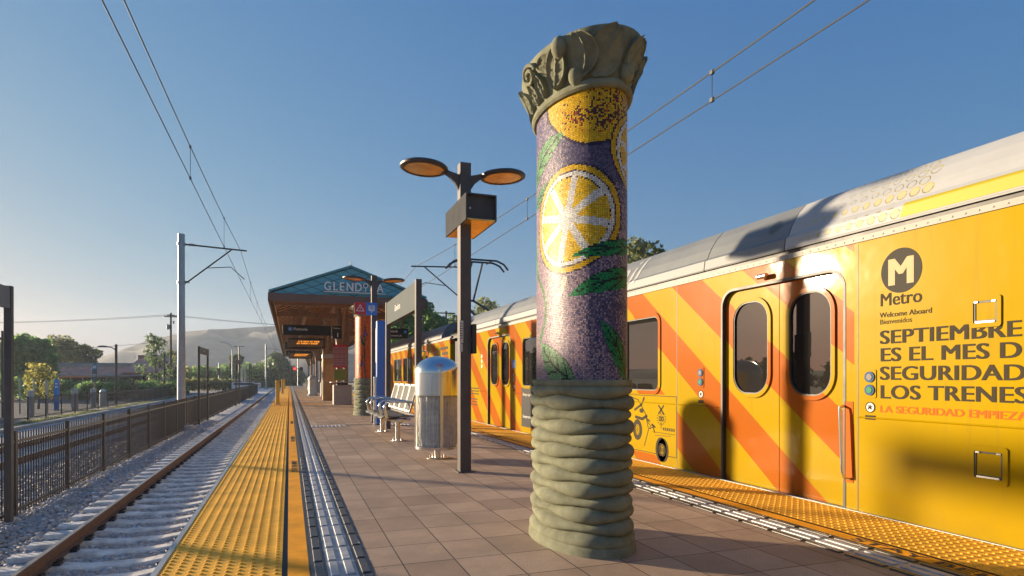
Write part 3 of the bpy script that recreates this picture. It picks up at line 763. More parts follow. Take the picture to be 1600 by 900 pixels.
# ------------------------------------------------------------------ lamp posts
def lamp_post(x, y, label, box, plates):
    root = thing('lamp_post', (x, y, 0), label, 'lamp post', 'two headed lamp posts along the platform')
    hw = .066
    MB().bbox(x - hw, x + hw, y - hw, y + hw, 0, 3.6, .006).build('pole', BRONZE, root)
    MB().bbox(x - .10, x + .10, y - .10, y + .10, -.002, .012, .003).build('base_plate', BRONZE, root)
    for s in (-1, 1):
        hx = x + s * .475; hz = 3.50
        mb = MB()
        fn = lambda u, v, w_: (x + s * u, y + w_, v)
        mb.prism([(hw - .01, 3.27), (hw - .01, 3.46), (.17, 3.49), (.30, 3.535), (.30, 3.485), (.20, 3.44), (.12, 3.37)], fn, -.022, .022); mb.build('arm', BRONZE, root)
        mb = MB(); prof = [(0.0, .052), (.12, .050), (.20, .042), (.255, .026), (.275, .008), (.272, -.012), (.255, -.022), (.225, -.024), (.222, -.012), (.0, -.012)]
        mb.lathe([(max(r, .001), z) for r, z in prof], (0, 0, 0), 40, close=False)
        tilt = R(3) * s
        mb.v = [(hx + a * math.cos(tilt) + c * -math.sin(tilt), y + b_, hz + a * math.sin(tilt) + c * math.cos(tilt)) for a, b_, c in mb.v]
        hd = mb.build('lamp_head', BROWN, root, smooth=True)
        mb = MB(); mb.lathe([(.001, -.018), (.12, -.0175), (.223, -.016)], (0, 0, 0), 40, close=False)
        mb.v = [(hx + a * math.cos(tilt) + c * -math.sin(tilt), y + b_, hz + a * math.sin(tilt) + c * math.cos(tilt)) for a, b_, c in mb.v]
        mb.build('lens', WARMREFL, hd, smooth=True)
    if box:
        mb = MB(); x0, x1, y0, y1, z0, z1 = x - hw - .006, x + .29, y - .33, y + .62, 2.87, 3.17
        t = .018
        mb.box(x0, x0 + t, y0, y1, z0, z1).box(x1 - t, x1, y0, y1, z0, z1).box(x0 + t, x1 - t, y0, y1, z1 - t, z1).box(x0 + t, x1 - t, y0 + .05, y0 + .07, z0 + t, z1 - t).box(x0 + t, x1 - t, y1 - .07, y1 - .05, z0 + t, z1 - t)
        bx_ = mb.build('speaker_box', mat('grey box paint', (0.08, 0.082, 0.086), 0.6, 0, .12, 5, spec=0.0), root)
        MB().box(x0 + t, x1 - t, y0 + .005, y1 - .005, z0, z0 + t).build('bottom_panel', WARMREFL, bx_)
        mb = MB(); mb.lathe([(.013, 0), (.013, .012)], (x0 + .06, 0, 0), 10); mb.v = [(a, y0 + .05 - c, z0 + .14 + b_) for a, b_, c in mb.v]; mb.build('bolt', STEELD, bx_)
    if plates:
        PL = mat('plate face', (0.62, 0.60, 0.55), 0.5, 0, 0.06)
        MB().bbox(x - hw - .012, x - hw + .035, y - hw - .007, y - hw - .0005, 1.50, 1.76, .002).build('notice_plate', PL, root)
        MB().bbox(x - hw - .012, x - hw + .028, y - hw - .007, y - hw - .0005, 1.40, 1.49, .002).build('notice_plate', PL, root)
        mb = MB()
        for k in range(7): mb.box(x - hw - .006, x - hw + .028, y - hw - .0085, y - hw - .0068, 1.72 - k * .028, 1.728 - k * .028)
        mb.build('notice_lines', SIGNBLACK, root)
        MB().bbox(x + hw, x + hw + .05, y - .12, y + .05, 1.38, 1.72, .004).build('call_box', BLACKM, root)
    return root
lamp_post(1.925, 6.95, 'tall bronze lamp post with two disc lamps and a grey box beside the litter bin', True, True)
lamp_post(1.95, 15.3, 'farther bronze lamp post with two disc lamps carrying the red and blue sign', False, False)

# red / blue notice sign on the farther lamp post
root = thing('notice_sign', (1.70, 15.15, 2.9), 'half red, half blue square sign with warning triangle and speech bubble on lamp post', 'sign')
y = 15.21; f = facing_cam(y); xa, xm, xb = 1.475, 1.745, 2.015; za, zb_ = 2.62, 2.92
MB().prism([(xa, za), (xm, za), (xm, zb_), (xa, zb_)], f, 0, .015).build('red_panel', RED, root)
MB().prism([(xm, za), (xb, za), (xb, zb_), (xm, zb_)], f, 0, .015).build('blue_panel', BLUE, root)
mb = MB(); cx_, cz_ = (xa + xm) / 2, (za + zb_) / 2 - .01
tri = lambda r: [(cx_ + r * math.cos(R(a)), cz_ + r * math.sin(R(a))) for a in (90, 210, 330)]
holed(mb, tri(.115), [tri(.083)], f, .0155, .018)
mb.box(cx_ - .006, cx_ + .006, y - .018, y - .0155, cz_ - .01, cz_ + .05); mb.box(cx_ - .006, cx_ + .006, y - .018, y - .0155, cz_ - .032, cz_ - .02)
mb.build('warning_triangle', WHITEP, root)
mb = MB(); cx_ = (xm + xb) / 2
mb.prism(rrect(cx_ - .075, cx_ + .075, cz_ - .045, cz_ + .095, .03), f, .0155, .018); mb.prism([(cx_ - .02, cz_ - .045), (cx_ - .005, cz_ - .10), (cx_ + .03, cz_ - .045)], f, .0155, .018)
sb_ = mb.build('speech_bubble', WHITEP, root)
mb = MB()
for pts in ([(-.05, .05), (-.01, .07), (.0, .03), (.05, .04)], [(-.05, .0), (-.02, .02), (.02, -.02), (.05, .0)], [(-.02, .07), (.02, .03), (.0, -.02)]):
    for (a, b_), (c, d) in zip(pts, pts[1:]): mb.bar((cx_ + a, y - .019, cz_ + .02 + b_), (cx_ + c, y - .019, cz_ + .02 + d), .012, .002, up=(0, 1, 0))
mb.build('bubble_mark', BLUE, sb_)

# ------------------------------------------------------------------ station name signs
PANEL = mat('station sign panel', (0.15, 0.165, 0.165), 0.7, 0, 0.05, 3, spec=0.0)
PANEL2 = mat('shade lightened sign panel', (0.24, 0.25, 0.25), 0.7, 0, 0.05, 3, spec=0.0)  # same sign grey, lightened to offset the shade on its visible face
def name_sign(x, y0, y1, zb, ztop, ph, label, group, words=True, both=False, col=None, tx=None):
    root = thing('station_name_sign', (x, (y0 + y1) / 2, zb), label, 'sign', group)
    for y in (y0, y1): MB().bbox(x - .05, x + .05, y - .05, y + .05, zb, ztop, .005).build('post', BRONZE if zb > -.5 or y1 < 20 else BROWN, root)
    p = MB().bbox(x - .035, x + .035, y0 + .05, y1 - .05, ztop - ph - .02, ztop - .02, .004).build('sign_panel', col or PANEL, root)
    if words:
        s_ = ph * .36; mb = MB()
        text(mb, 'Glendora', s_, facing_train(x - .0355), x=-(tx if tx else y1 - 1.35), y=ztop - ph * .66, bold=.002, depth=.003); mb.build('lettering', WHITEP, p)
        if both:
            mb = MB(); text(mb, 'Glendora', s_, lambda u, v, w_: (x + .0355 + w_, u, v), x=(y0 + y1) / 2, y=ztop - ph * .66, align='CENTER', bold=.002); mb.build('lettering', WHITEP, p)
    return root
name_sign(2.0, 10.05, 13.35, 0, 2.72, .47, 'grey station name sign on two bronze posts behind the steel bench', None, tx=12.25)
gs = 'station name signs along the fence'
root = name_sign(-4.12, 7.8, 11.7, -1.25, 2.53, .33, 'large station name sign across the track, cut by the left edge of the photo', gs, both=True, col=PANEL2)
root = name_sign(-4.1, 33, 36.4, -1.25, 2.62, .33, 'station name sign on two posts behind the nearer catenary pole', gs, both=True, col=BROWN)
root = name_sign(-4.1, 55, 58.4, -1.25, 2.62, .33, 'third station name sign by the fence, farther than the catenary pole', gs, both=True, col=BROWN)
root = name_sign(-4.1, 73, 76.4, -1.25, 2.62, .33, 'farthest and smallest station name sign by the end of the fence', gs, both=True, col=BROWN)

# ------------------------------------------------------------------ blue pole
root = thing('information_pole', (2.0, 14.5, 0), 'slim bright blue information pole standing in front of the farther lamp post', 'pole')
MB().bbox(1.90, 2.10, 14.42, 14.60, 0, 2.42, .02).build('blue_casing', BLUE, root)
MB().bbox(1.895, 1.8995, 14.45, 14.57, 1.45, 2.25, .001).build('white_panel', WHITEP, root)
MB().bbox(1.84, 1.885, 14.46, 14.56, 0, 1.12, .008).build('steel_stand', STEEL, root)

# ------------------------------------------------------------------ bench
SEATM = mat('perforated steel seat', (0.085, 0.083, 0.08), 0.6, 0.0, 0.15, 20, spec=.1)
root = thing('bench', (1.85, 11.7, 0), 'row of linked steel seats with tubular armrests beside the litter bin', 'bench')
YS = [10.55 + .60 * k for k in range(4)]
MB().bbox(1.72, 1.82, 10.45, 12.95, .33, .40, .01).build('beam', STEEL, root)
for y in (10.75, 12.65):
    mb = MB(); mb.tube([(1.78, y, .012), (1.78, y, .34)], .045, 14); mb.tube([(1.56, y, .375), (2.0, y, .375)], .028, 8)
    leg = mb.build('leg', STEEL, root, smooth=True)
    mb = MB(); mb.lathe([(.13, 0), (.13, .012), (.06, .016)], (1.78, y, 0), 20)
    for k in range(4): mb.lathe([(.012, 0), (.012, .035)], (1.78 + .1 * math.cos(R(45 + 90 * k)), y + .1 * math.sin(R(45 + 90 * k)), .01), 8)
    mb.build('foot_flange', STEEL, leg)
for y in YS:
    mb = MB(); NX, NY = 8, 6; V = []; 
    for i in range(NX):
        u = i / (NX - 1)
        for j in range(NY):
            q = j / (NY - 1) * 2 - 1
            z = .455 - .03 * math.sin(math.pi * u) - .02 * (u > .9) - (.055 * (1 - u / .12) if u < .12 else 0) + .008 * q * q
            V.append((1.47 + .47 * u, y + .29 + q * .285, z))
    F = [(i * NY + j, (i + 1) * NY + j, (i + 1) * NY + j + 1, i * NY + j + 1) for i in range(NX - 1) for j in range(NY - 1)]
    o = mb.add(V, F).build('seat', SEATM, root, smooth=True, fix=False); md = o.modifiers.new('thickness', 'SOLIDIFY'); md.thickness = .018; md.offset = -1
    mb = MB()
    pl = rrect(y + .02, y + .56, 0, .50, [.03, .03, .08, .08])
    fnb = lambda u, v, w_: (1.95 + v * .26 + w_ + .02 * math.sin(math.pi * v / .5), u, .50 + v * .96)
    holed(mb, pl, [], fnb, 0, .016)
    bk = mb.build('backrest', SEATM, root)
    mb = MB(); holed(mb, pl, [rrect(y + .045, y + .535, .03, .47, [.02, .02, .06, .06])], fnb, -.012, 0); mb.build('back_rim', STEELD, bk)
for y in (10.50, 11.12, 12.32, 12.97):
    pts = [(1.56, y, .40)]
    for k in range(7): a = R(180 - 15 * k); pts.append((1.62 + .11 * math.cos(a), y, .58 + .11 * math.sin(a)))
    pts += [(1.85, y, .69), (1.97, y, .675)]
    for k in range(4): a = R(80 - 25 * k); pts.append((1.97 + .06 * math.cos(a), y, .615 + .06 * math.sin(a)))
    pts.append((2.03, y, .52))
    MB().tube(pts, .021, 10).build('armrest', STEEL, root, smooth=True)

# ------------------------------------------------------------------ litter bin
bx0, by0 = 1.905, 8.25
root = thing('litter_bin', (bx0, by0, 0), 'round stainless steel litter bin with domed lid and wire mesh body', 'litter bin')
mb = MB(); mb.lathe([(.312, 0)] + [(.312 * math.cos(R(a)), .012 + .225 * math.sin(R(a))) for a in range(0, 90, 6)] + [(.002, .237)], (bx0, by0, 1.155), 48, close=False); mb.build('domed_lid', STEEL, root, smooth=True)
mb = MB(); mb.lathe([(.306, .86), (.309, .862), (.309, 1.152), (.300, 1.154)], (bx0, by0, 0), 64, close=False)
bd = mb.build('band', STEEL, root, smooth=True)
def onb(u, v, w_): a = R(-98) + u / .309; return (bx0 + (.3092 + w_) * math.cos(a), by0 + (.3092 + w_) * math.sin(a), v)
mb = MB()
for a0, a1, z0, z1 in ((-.10, .16, 1.118, 1.121), (-.10, -.097, .87, 1.121), (.157, .16, .87, 1.121)):
    for k in range(6):
        u0, u1 = a0 + (a1 - a0) * k / 6, a0 + (a1 - a0) * (k + 1) / 6
        mb.add([onb(u0, z0, .0006), onb(u1, z0, .0006), onb(u1, z1, .0006), onb(u0, z1, .0006)], [(0, 1, 2, 3)])
mb.build('door_seam', RUBBER, bd)
mb = MB(); NT = 72
for k in range(42):
    z = .175 + k * .0162
    mb.tube([(bx0 + .302 * math.cos(2 * math.pi * i / 64), by0 + .302 * math.sin(2 * math.pi * i / 64), z) for i in range(65)], .0026, 4, cap=False)
for k in range(NT):
    a = 2 * math.pi * k / NT; mb.tube([(bx0 + .297 * math.cos(a), by0 + .297 * math.sin(a), .16), (bx0 + .297 * math.cos(a), by0 + .297 * math.sin(a), .87)], .0028, 4)
mb.build('wire_mesh', STEEL, root)
mb = MB()
for a in (-92, -2, 88, 178, -168): 
    for k in range(2): pass
    mb.add([(bx0 + (.307) * math.cos(R(a + q)), by0 + .307 * math.sin(R(a + q)), z) for z in (.15, .87) for q in (-4, 4)], [(0, 1, 3, 2)])
mb.build('strap', STEEL, root)
mb = MB(); mb.lathe([(.05, .13), (.27, .13), (.31, .14), (.312, .175), (.300, .18)], (bx0, by0, 0), 64, close=False); mb.build('base_ring', STEEL, root, smooth=True)
mb = MB(); NB = 96
mb.v = [(bx0 + (r + .012 * math.sin(k * 2.2) * math.sin(z * 21 + k)) * math.cos(2 * math.pi * k / NB), by0 + (r + .012 * math.sin(k * 2.2 + 1)) * math.sin(2 * math.pi * k / NB), z) for r, z in ((.25, .15), (.262, .3), (.266, .55), (.262, .75), (.268, .86)) for k in range(NB)]
mb.f = [(i * NB + k, i * NB + (k + 1) % NB, (i + 1) * NB + (k + 1) % NB, (i + 1) * NB + k) for i in range(4) for k in range(NB)]; mb.mi = [0] * len(mb.f)
mb.build('bin_liner', mat('bin liner', (0.60, 0.55, 0.47), .3, .2, .4, 7), root, smooth=True)
mb = MB(); mb.tube([(bx0, by0, 0), (bx0, by0, .14)], .042, 16); mb.lathe([(.15, 0), (.15, .012), (.14, .016)], (bx0, by0, 0), 28)
for k in range(4): mb.lathe([(.014, 0), (.014, .04)], (bx0 + .115 * math.cos(R(20 + 90 * k)), by0 + .115 * math.sin(R(20 + 90 * k)), .012), 8)
mb.build('pedestal', STEEL, root, smooth=True)

# ------------------------------------------------------------------ fences
def fence(x, y0, n_, span, ztop, zbot, label, pick, near):
    root = thing('picket_fence', (x, y0, zbot), label, 'fence')
    for k in range(n_ + 1):
        y = y0 + k * span
        MB().bbox(x - .034, x + .034, y - .034, y + .034, zbot, ztop + .03, .006).build('post', BROWN, root)
        if k < n_:
            mb = MB()
            mb.box(x - .02, x + .02, y + .034, y + span - .034, ztop - .17, ztop - .125); mb.box(x - .02, x + .02, y + .034, y + span - .034, zbot + .13, zbot + .175)
            m_ = int(span / pick)
            for i in range(1, m_):
                yy = y + span * i / m_
                mb.box(x - .0085, x + .0085, yy - .0085, yy + .0085, zbot + .05, ztop)
            mb.build('picket_panel', BROWN, root)
    return root
fence(-4.22, 7.1, 34, 2.55, .20, -1.22, 'dark picket fence right beside the open left track, running into the distance', .112, True)
fence(-13.3, 9.0, 34, 2.6, .05, -1.22, 'farther dark picket fence along the parking lot behind the second track', .125, False)

# ------------------------------------------------------------------ overhead line
def catenary_pole(x, y, sgn, label, zt, zm, zc, xw, base=True):
    root = thing('catenary_pole', (x, y, -1.2), label, 'catenary pole', 'catenary poles beside the tracks')
    fl = MB()
    mb = MB(); mb.tube([(x, y, -1.0), (x, y, zt)], [.165, .135], 16); mb.build('pole', GALV, root, smooth=True)
    mb = MB(); mb.bbox(x - .42, x + .42, y - .42, y + .42, -1.3, -.98, .02); mb.build('foundation', CONC, root)
    mb = MB(); mb.lathe([(.28, 0), (.28, .03), (.18, .04)], (x, y, -.98), 20)
    for k in range(6): mb.lathe([(.018, 0), (.018, .09)], (x + .235 * math.cos(k * 1.047), y + .235 * math.sin(k * 1.047), -.97), 6)
    mb.build('flange', GALV, root)
    tip = xw + sgn * .25
    mb = MB(); mb.tube([(x, y, zm + .12), (tip, y, zm)], .035, 8)
    for k in range(4): mb.tube([(x + sgn * (.30 + .06 * k), y, zm + .11), (x + sgn * (.33 + .06 * k), y, zm + .11)], .06, 10)
    mb.build('top_arm', WIRE, root, smooth=True)
    mb = MB(); xq = x + (xw - x) * .84
    mb.tube([(x, y, zm - 1.55), (x + sgn * .25, y, zm - 1.5), (xq, y, zm)], .032, 8)
    for k in range(3): mb.tube([(x + sgn * (.16 + .06 * k), y, zm - 1.52), (x + sgn * (.19 + .06 * k), y, zm - 1.515)], .055, 10)
    mb.build('brace_arm', WIRE, root, smooth=True)
    xs = x + (xw - x) * .42; zs = zm - 1.5 + (xs - x - sgn * .25) / (xq - x - sgn * .25) * 1.5
    mb = MB(); mb.tube([(xs, y, zs), (xs + (xw - xs) * .7, y, zs + .10), (xw + sgn * .15, y, zc + .06)], .02, 6); mb.tube([(xw, y, zc + .07), (xw, y, zc)], .015, 6); mb.build('steady_arm', WIRE, root, smooth=True)
    mb = MB()
    for z in (zm + .12, zm - 1.55): mb.lathe([(.175, -.06), (.175, .06)], (x, y, z), 16)
    mb.build('collar', GALV, root)
    return root
ZM, ZC = 6.75, 5.42
catenary_pole(-4.38, 29.8, 1, 'nearer grey catenary pole with bracket arm, left of the open track', 7.3, ZM, ZC, TX)
catenary_pole(-4.38, 132, 1, 'small distant grey catenary pole beyond the end of the fence', 7.8, ZM, ZC, TX)
RX = 5.75
catenary_pole(8.3, 29.4, -1, 'catenary pole behind the train whose bracket arm shows above the roof', 7.0, 6.45, 5.3, RX)
def wires(xw, sup, nm, far, label):
    # sup: list of (y, z messenger, z contact)
    mb = MB(); me_ = []; cn = []
    def span(a, b_, sag):
        out = []
        for k in range(25):
            t = k / 24; out.append((a[0] + (b_[0] - a[0]) * t, a[1] + (b_[1] - a[1]) * t - sag * 4 * t * (1 - t), a[2] + (b_[2] - a[2]) * t))
        return out
    allp = []
    for a, b_ in zip(sup, sup[1:]): allp += span(a, b_, (b_[0] - a[0]) ** 2 * far)
    root = thing('overhead_line', (xw, sup[0][0], sup[0][2]), label, 'overhead wire')
    MB().tube([(xw, p[0], p[1]) for p in allp], .011, 6).build('messenger_wire', WIRE, root)
    MB().tube([(xw, p[0], p[2]) for p in allp], .010, 6).build('contact_wire', WIRE, root)
    for a, b_ in zip(sup, sup[1:]):
        nd = max(2, int((b_[0] - a[0]) / 7))
        for k in range(1, nd):
            t = k / nd; y = a[0] + (b_[0] - a[0]) * t; zm = a[1] + (b_[1] - a[1]) * t - (b_[0] - a[0]) ** 2 * far * 4 * t * (1 - t); zc = a[2] + (b_[2] - a[2]) * t
            mb = MB(); mb.tube([(xw, y, zm), (xw, y, zc)], .006, 5); mb.box(xw - .02, xw + .02, y - .03, y + .03, zm - .03, zm + .03); mb.box(xw - .02, xw + .02, y - .03, y + .03, zc - .02, zc + .04); mb.build('dropper', WIRE, root)
wires(TX, [(-22, 6.75, 5.5), (29.8, ZM, ZC), (81, ZM, ZC), (132, ZM, ZC)], 'wire', .00028, 'pair of overhead wires above the open left track, crossing the sky to the top edge')
wires(RX, [(-22, 6.3, 4.85), (29.4, 6.47, 5.3), (81, ZM, ZC), (132, ZM, ZC)], 'wire', .00034, 'pair of overhead wires above the train, running to the top right')

# ------------------------------------------------------------------ the train
WX = 4.42                                   # near side of the train
def stripes():
    m = bpy.data.materials.new('yellow train paint with orange stripes'); m.use_nodes = True
    n, l, b = nodes_of(m)
    g = n.new('ShaderNodeNewGeometry'); sp = n.new('ShaderNodeSeparateXYZ'); l.new(g.outputs['Position'], sp.inputs[0])
    def math_(op, a, b_=None, c=None):
        q = n.new('ShaderNodeMath'); q.operation = op
        for i, v in enumerate((a, b_, c)):
            if v is None: continue
            if isinstance(v, (int, float)): q.inputs[i].default_value = v
            else: l.new(v, q.inputs[i])
        return q.outputs[0]
    s = math_('MULTIPLY_ADD', sp.outputs['Z'], -1.33, sp.outputs['Y'])
    s = math_('MULTIPLY', math_('ADD', s, -2.9), 1 / 1.25)
    fr = math_('FRACT', s)
    m1 = math_('LESS_THAN', fr, .47)
    m2 = math_('GREATER_THAN', sp.outputs['Y'], 3.835)
    pz = math_('MULTIPLY', math_('GREATER_THAN', sp.outputs['Y'], 6.33), math_('LESS_THAN', sp.outputs['Y'], 8.5))
    pz2 = math_('MULTIPLY', math_('GREATER_THAN', sp.outputs['Z'], .11), math_('LESS_THAN', sp.outputs['Z'], .885))
    m3 = math_('SUBTRACT', 1.0, math_('MULTIPLY', pz, pz2))
    w_ = math_('MULTIPLY', math_('MULTIPLY', m1, m2), m3)
    t = n.new('ShaderNodeTexNoise'); t.inputs['Scale'].default_value = 1.1; t.inputs['Detail'].default_value = 5; l.new(g.outputs['Position'], t.inputs['Vector'])
    mx = n.new('ShaderNodeMix'); mx.data_type = 'RGBA'; mx.inputs['A'].default_value = (0.36, 0.232, 0.001, 1); mx.inputs['B'].default_value = (0.34, 0.088, 0.005, 1)
    l.new(w_, mx.inputs['Factor'])
    hs = n.new('ShaderNodeHueSaturation'); r_ = n.new('ShaderNodeMapRange'); r_.inputs['To Min'].default_value = .9; r_.inputs['To Max'].default_value = 1.1
    l.new(t.outputs['Fac'], r_.inputs['Value']); l.new(r_.outputs[0], hs.inputs['Value']); l.new(mx.outputs['Result'], hs.inputs['Color'])
    # streaks of road dirt running down
    mp = n.new('ShaderNodeMapping'); mp.inputs['Scale'].default_value = (1, 9, .5); l.new(g.outputs['Position'], mp.inputs['Vector'])
    t3 = n.new('ShaderNodeTexNoise'); t3.inputs['Scale'].default_value = 2; t3.inputs['Detail'].default_value = 6; l.new(mp.outputs[0], t3.inputs['Vector'])
    r3 = n.new('ShaderNodeMapRange'); r3.inputs['From Min'].default_value = .55; r3.inputs['From Max'].default_value = .8; r3.inputs['To Max'].default_value = .22; l.new(t3.outputs['Fac'], r3.inputs['Value'])
    m4 = n.new('ShaderNodeMix'); m4.data_type = 'RGBA'; m4.inputs['B'].default_value = (.17, .10, .03, 1)
    low = n.new('ShaderNodeMapRange'); low.inputs['From Min'].default_value = .42; low.inputs['From Max'].default_value = -.05; low.inputs['To Max'].default_value = .6; l.new(sp.outputs['Z'], low.inputs['Value'])
    tn = n.new('ShaderNodeTexNoise'); tn.inputs['Scale'].default_value = 3.5; tn.inputs['Detail'].default_value = 8; l.new(g.outputs['Position'], tn.inputs['Vector'])
    dn = math_('MULTIPLY', low.outputs[0], math_('POWER', tn.outputs['Fac'], 1.6))
    df = math_('MAXIMUM', r3.outputs[0], dn); l.new(df, m4.inputs['Factor']); l.new(hs.outputs[0], m4.inputs['A'])
    l.new(m4.outputs['Result'], b.inputs['Base Color'])
    b.inputs['Roughness'].default_value = .32; b.inputs['Coat Weight'].default_value = .16; b.inputs['Coat Roughness'].default_value = .07; b.inputs['Specular IOR Level'].default_value = .02
    t2 = n.new('ShaderNodeTexNoise'); t2.inputs['Scale'].default_value = 1.8; t2.inputs['Detail'].default_value = 3; l.new(g.outputs['Position'], t2.inputs['Vector'])
    bp = n.new('ShaderNodeBump'); bp.inputs['Strength'].default_value = .10; bp.inputs['Distance'].default_value = .05; l.new(t2.outputs['Fac'], bp.inputs['Height']); l.new(bp.outputs[0], b.inputs['Normal']); l.new(bp.outputs[0], b.inputs['Coat Normal'])
    return m
PAINT = stripes()
ROOF = mat('grey roof cladding', (0.16, 0.17, 0.175), 0.5, 0.0, 0.1, 1.5)
ROOFW = mat('white roof cladding', (0.35, 0.355, 0.355), 0.55, 0, 0.05, 2)
ROOFY = mat('yellow roof band', (0.40, 0.31, 0.004), 0.5, 0, 0.06, 2)
RAILG = mat('cant rail metal', (0.30, 0.285, 0.26), 0.6, 0.15, 0.15, 6, spec=.2)
UNDER = mat('underframe', (0.02, 0.02, 0.02), .7)
GASK = mat('window gasket', (0.03, 0.028, 0.026), .5)
GLASS = bpy.data.materials.new('train window glass'); GLASS.use_nodes = True
n, l, b = nodes_of(GLASS); b.inputs['Base Color'].default_value = (.018, .016, .014, 1); b.inputs['Roughness'].default_value = .01; b.inputs['IOR'].default_value = 1.52
DGREY = mat('dark vinyl lettering', (0.045, 0.036, 0.022), .6, 0, .1, 5, spec=.05)
VOR = mat('orange vinyl lettering', (0.52, 0.11, 0.015), .6, 0, 0, spec=.05)
YD = -1                                      # u = -Y on the near side
train = thing('light_rail_train', (5.75, 8, -.97), 'long yellow light rail train with orange stripes standing at the right platform', 'train')
def tside(u, v, w_): return (WX - w_, -u, v)
doors = [(3.93, 5.50), (12.28, 13.88), (-4.4, -2.83), (20.5, 22.1), (27.9, 28.0)]
ZT = 2.215
# near section runs from Y=-8 to 16.6, far section from 17.5 to 31.9
def section(y0, y1, doors_, wins, cabfar):
    rz = 2.03
    holes = []
    for a, c in doors_: holes.append([(-c, -.6 + .55)] and rrect(-c, -a, -.03, rz, [.02, .02, .17, .17], 6))
    for a, c in wins: holes.append(rrect(-c, -a, .92, 1.90, .11, 6))
    mb = MB(); holed(mb, [(-y1, -.62), (-y0, -.62), (-y0, ZT), (-y1, ZT)], holes, tside, -.06, 0)
    shell = mb.build('body_side', PAINT, train)
    mb = MB()
    mb.box(WX + .062, 7.08, y0 + .01, y1 - .01, -.62, 2.2)          # dark core seen only through openings
    mb.v = [v for v in mb.v]
    # core as floor, far wall, ends and ceiling only
    mb = MB(); mb.box(7.0, 7.08, y0, y1, -.62, 2.2); mb.box(WX + .061, 7.0, y0, y0 + .06, -.62, 2.2); mb.box(WX + .061, 7.0, y1 - .06, y1, -.62, 2.2); mb.box(WX + .061, 7.0, y0 + .06, y1 - .06, -.62, -.05); mb.box(WX + .061, 7.0, y0 + .06, y1 - .06, 2.1, 2.2)
    mb.build('body_shell', PAINT, train)
    MB().box(WX + .25, 6.9, y0 + .4, y1 - .4, -.9, -.62).build('underframe', UNDER, train)
    # rubber lips of door openings and door leaves
    for a, c in doors_:
        mb = MB(); holed(mb, rrect(-c - .012, -a + .012, -.04, rz + .012, [.02, .02, .18, .18]), [rrect(-c + .012, -a - .012, -.02, rz - .014, [.02, .02, .16, .16])], tside, -.075, .004); mb.build('door_frame', GASK, train)
        mid = (a + c) / 2
        MB().box(WX - .03, WX + .06, a, c, -.05, -.004).build('door_sill', STEELD, train)
        for q0, q1 in ((a + .012, mid - .004), (mid + .004, c - .012)):
            o0, o1 = q0 + (.15 if q0 < mid - .1 else .13), q1 - (.13 if q0 < mid - .1 else .13)
            hole = rrect(-o1, -o0, .93, 1.885, .20, 8)
            mb = MB(); left = q0 > mid - .1
            holed(mb, rrect(-q1, -q0, .0, rz - .016, [.0, .0, .15 if not left else .0, .15 if left else .0]), [hole], tside, -.085, -.045); d = mb.build('door_leaf', PAINT, train)
            mb = MB(); holed(mb, rrect(-o1 - .035, -o0 + .035, .895, 1.92, .235, 8), [rrect(-o1 + .004, -o0 - .004, .934, 1.881, .196, 8)], tside, -.047, -.028); mb.build('window_frame', PAINT, d)
            mb = MB(); holed(mb, rrect(-o1 - .002, -o0 + .002, .928, 1.887, .202, 8), [rrect(-o1 + .016, -o0 - .016, .946, 1.869, .184, 8)], tside, -.06, -.034); mb.build('gasket', GASK, d)
            mb = MB(); holed(mb, hole, [], tside, -.066, -.052); mb.build('window', GLASS, d)
    for a, c in wins:
        mb = MB(); holed(mb, rrect(-c - .035, -a + .035, .885, 1.935, .14, 8), [rrect(-c + .012, -a - .012, .932, 1.888, .10, 8)], tside, -.02, .014); wf = mb.build('window_frame', PAINT, train)
        mb = MB(); holed(mb, rrect(-c + .005, -a - .005, .925, 1.895, .105), [rrect(-c + .024, -a - .024, .944, 1.876, .09)], tside, -.03, .004); mb.build('gasket', GASK, wf)
        mb = MB(); holed(mb, rrect(-c, -a, .92, 1.90, .11), [], tside, -.045, -.02); mb.build('pane', GLASS, wf)
        if c - a > 1.5: MB().box(WX + .002, WX + .018, (a + c) / 2 - .025, (a + c) / 2 + .025, .94, 1.88).build('mullion', GASK, wf)
    # cant rail and roof
    MB().box(WX - .012, WX + .06, y0, y1, ZT, 2.262).build('cant_rail', RAILG, train)
    mb = MB()
    for k in range(int((y1 - y0) / .09)): mb.box(WX - .016, WX - .0125, y0 + .04 + k * .09, y0 + .052 + k * .09, 2.232, 2.244)
    o = mb.build('rivets', RAILG, train)
    MB().box(WX + .03, WX + .10, y0, y1, 2.262, 2.315).build('roof_gap', GASK, train)
ROOFP = [(WX + .005, 2.305), (WX + .0, 2.32), (WX + .015, 2.42), (WX + .05, 2.45), (WX + .10, 2.56), (WX + .18, 2.68), (WX + .27, 2.77), (WX + .40, 2.815), (WX + .7, 2.83), (7.08 - .7, 2.83), (7.08 - .27, 2.77), (7.08 - .05, 2.45), (7.08, 2.30)]
def roofpiece(nm, y0, y1, m, parent, cap=(True, True), off=0.0, slant=0.0):
    mb = MB(); P = [(x - off * .7, z + off) for x, z in ROOFP]; k_ = len(P)
    def yy(y, z, s_): return y + s_ * (z - 2.3)
    mb.v = [(x, yy(y0, z, 0), z) for x, z in P] + [(x, yy(y1, z, slant), z) for x, z in P]
    mb.f = [(i, i + 1, k_ + i + 1, k_ + i) for i in range(k_ - 1)] + [tuple(range(k_ - 1, -1, -1)), tuple(range(k_, 2 * k_))]; mb.mi = [0] * len(mb.f)
    return mb.build(nm, m, parent)
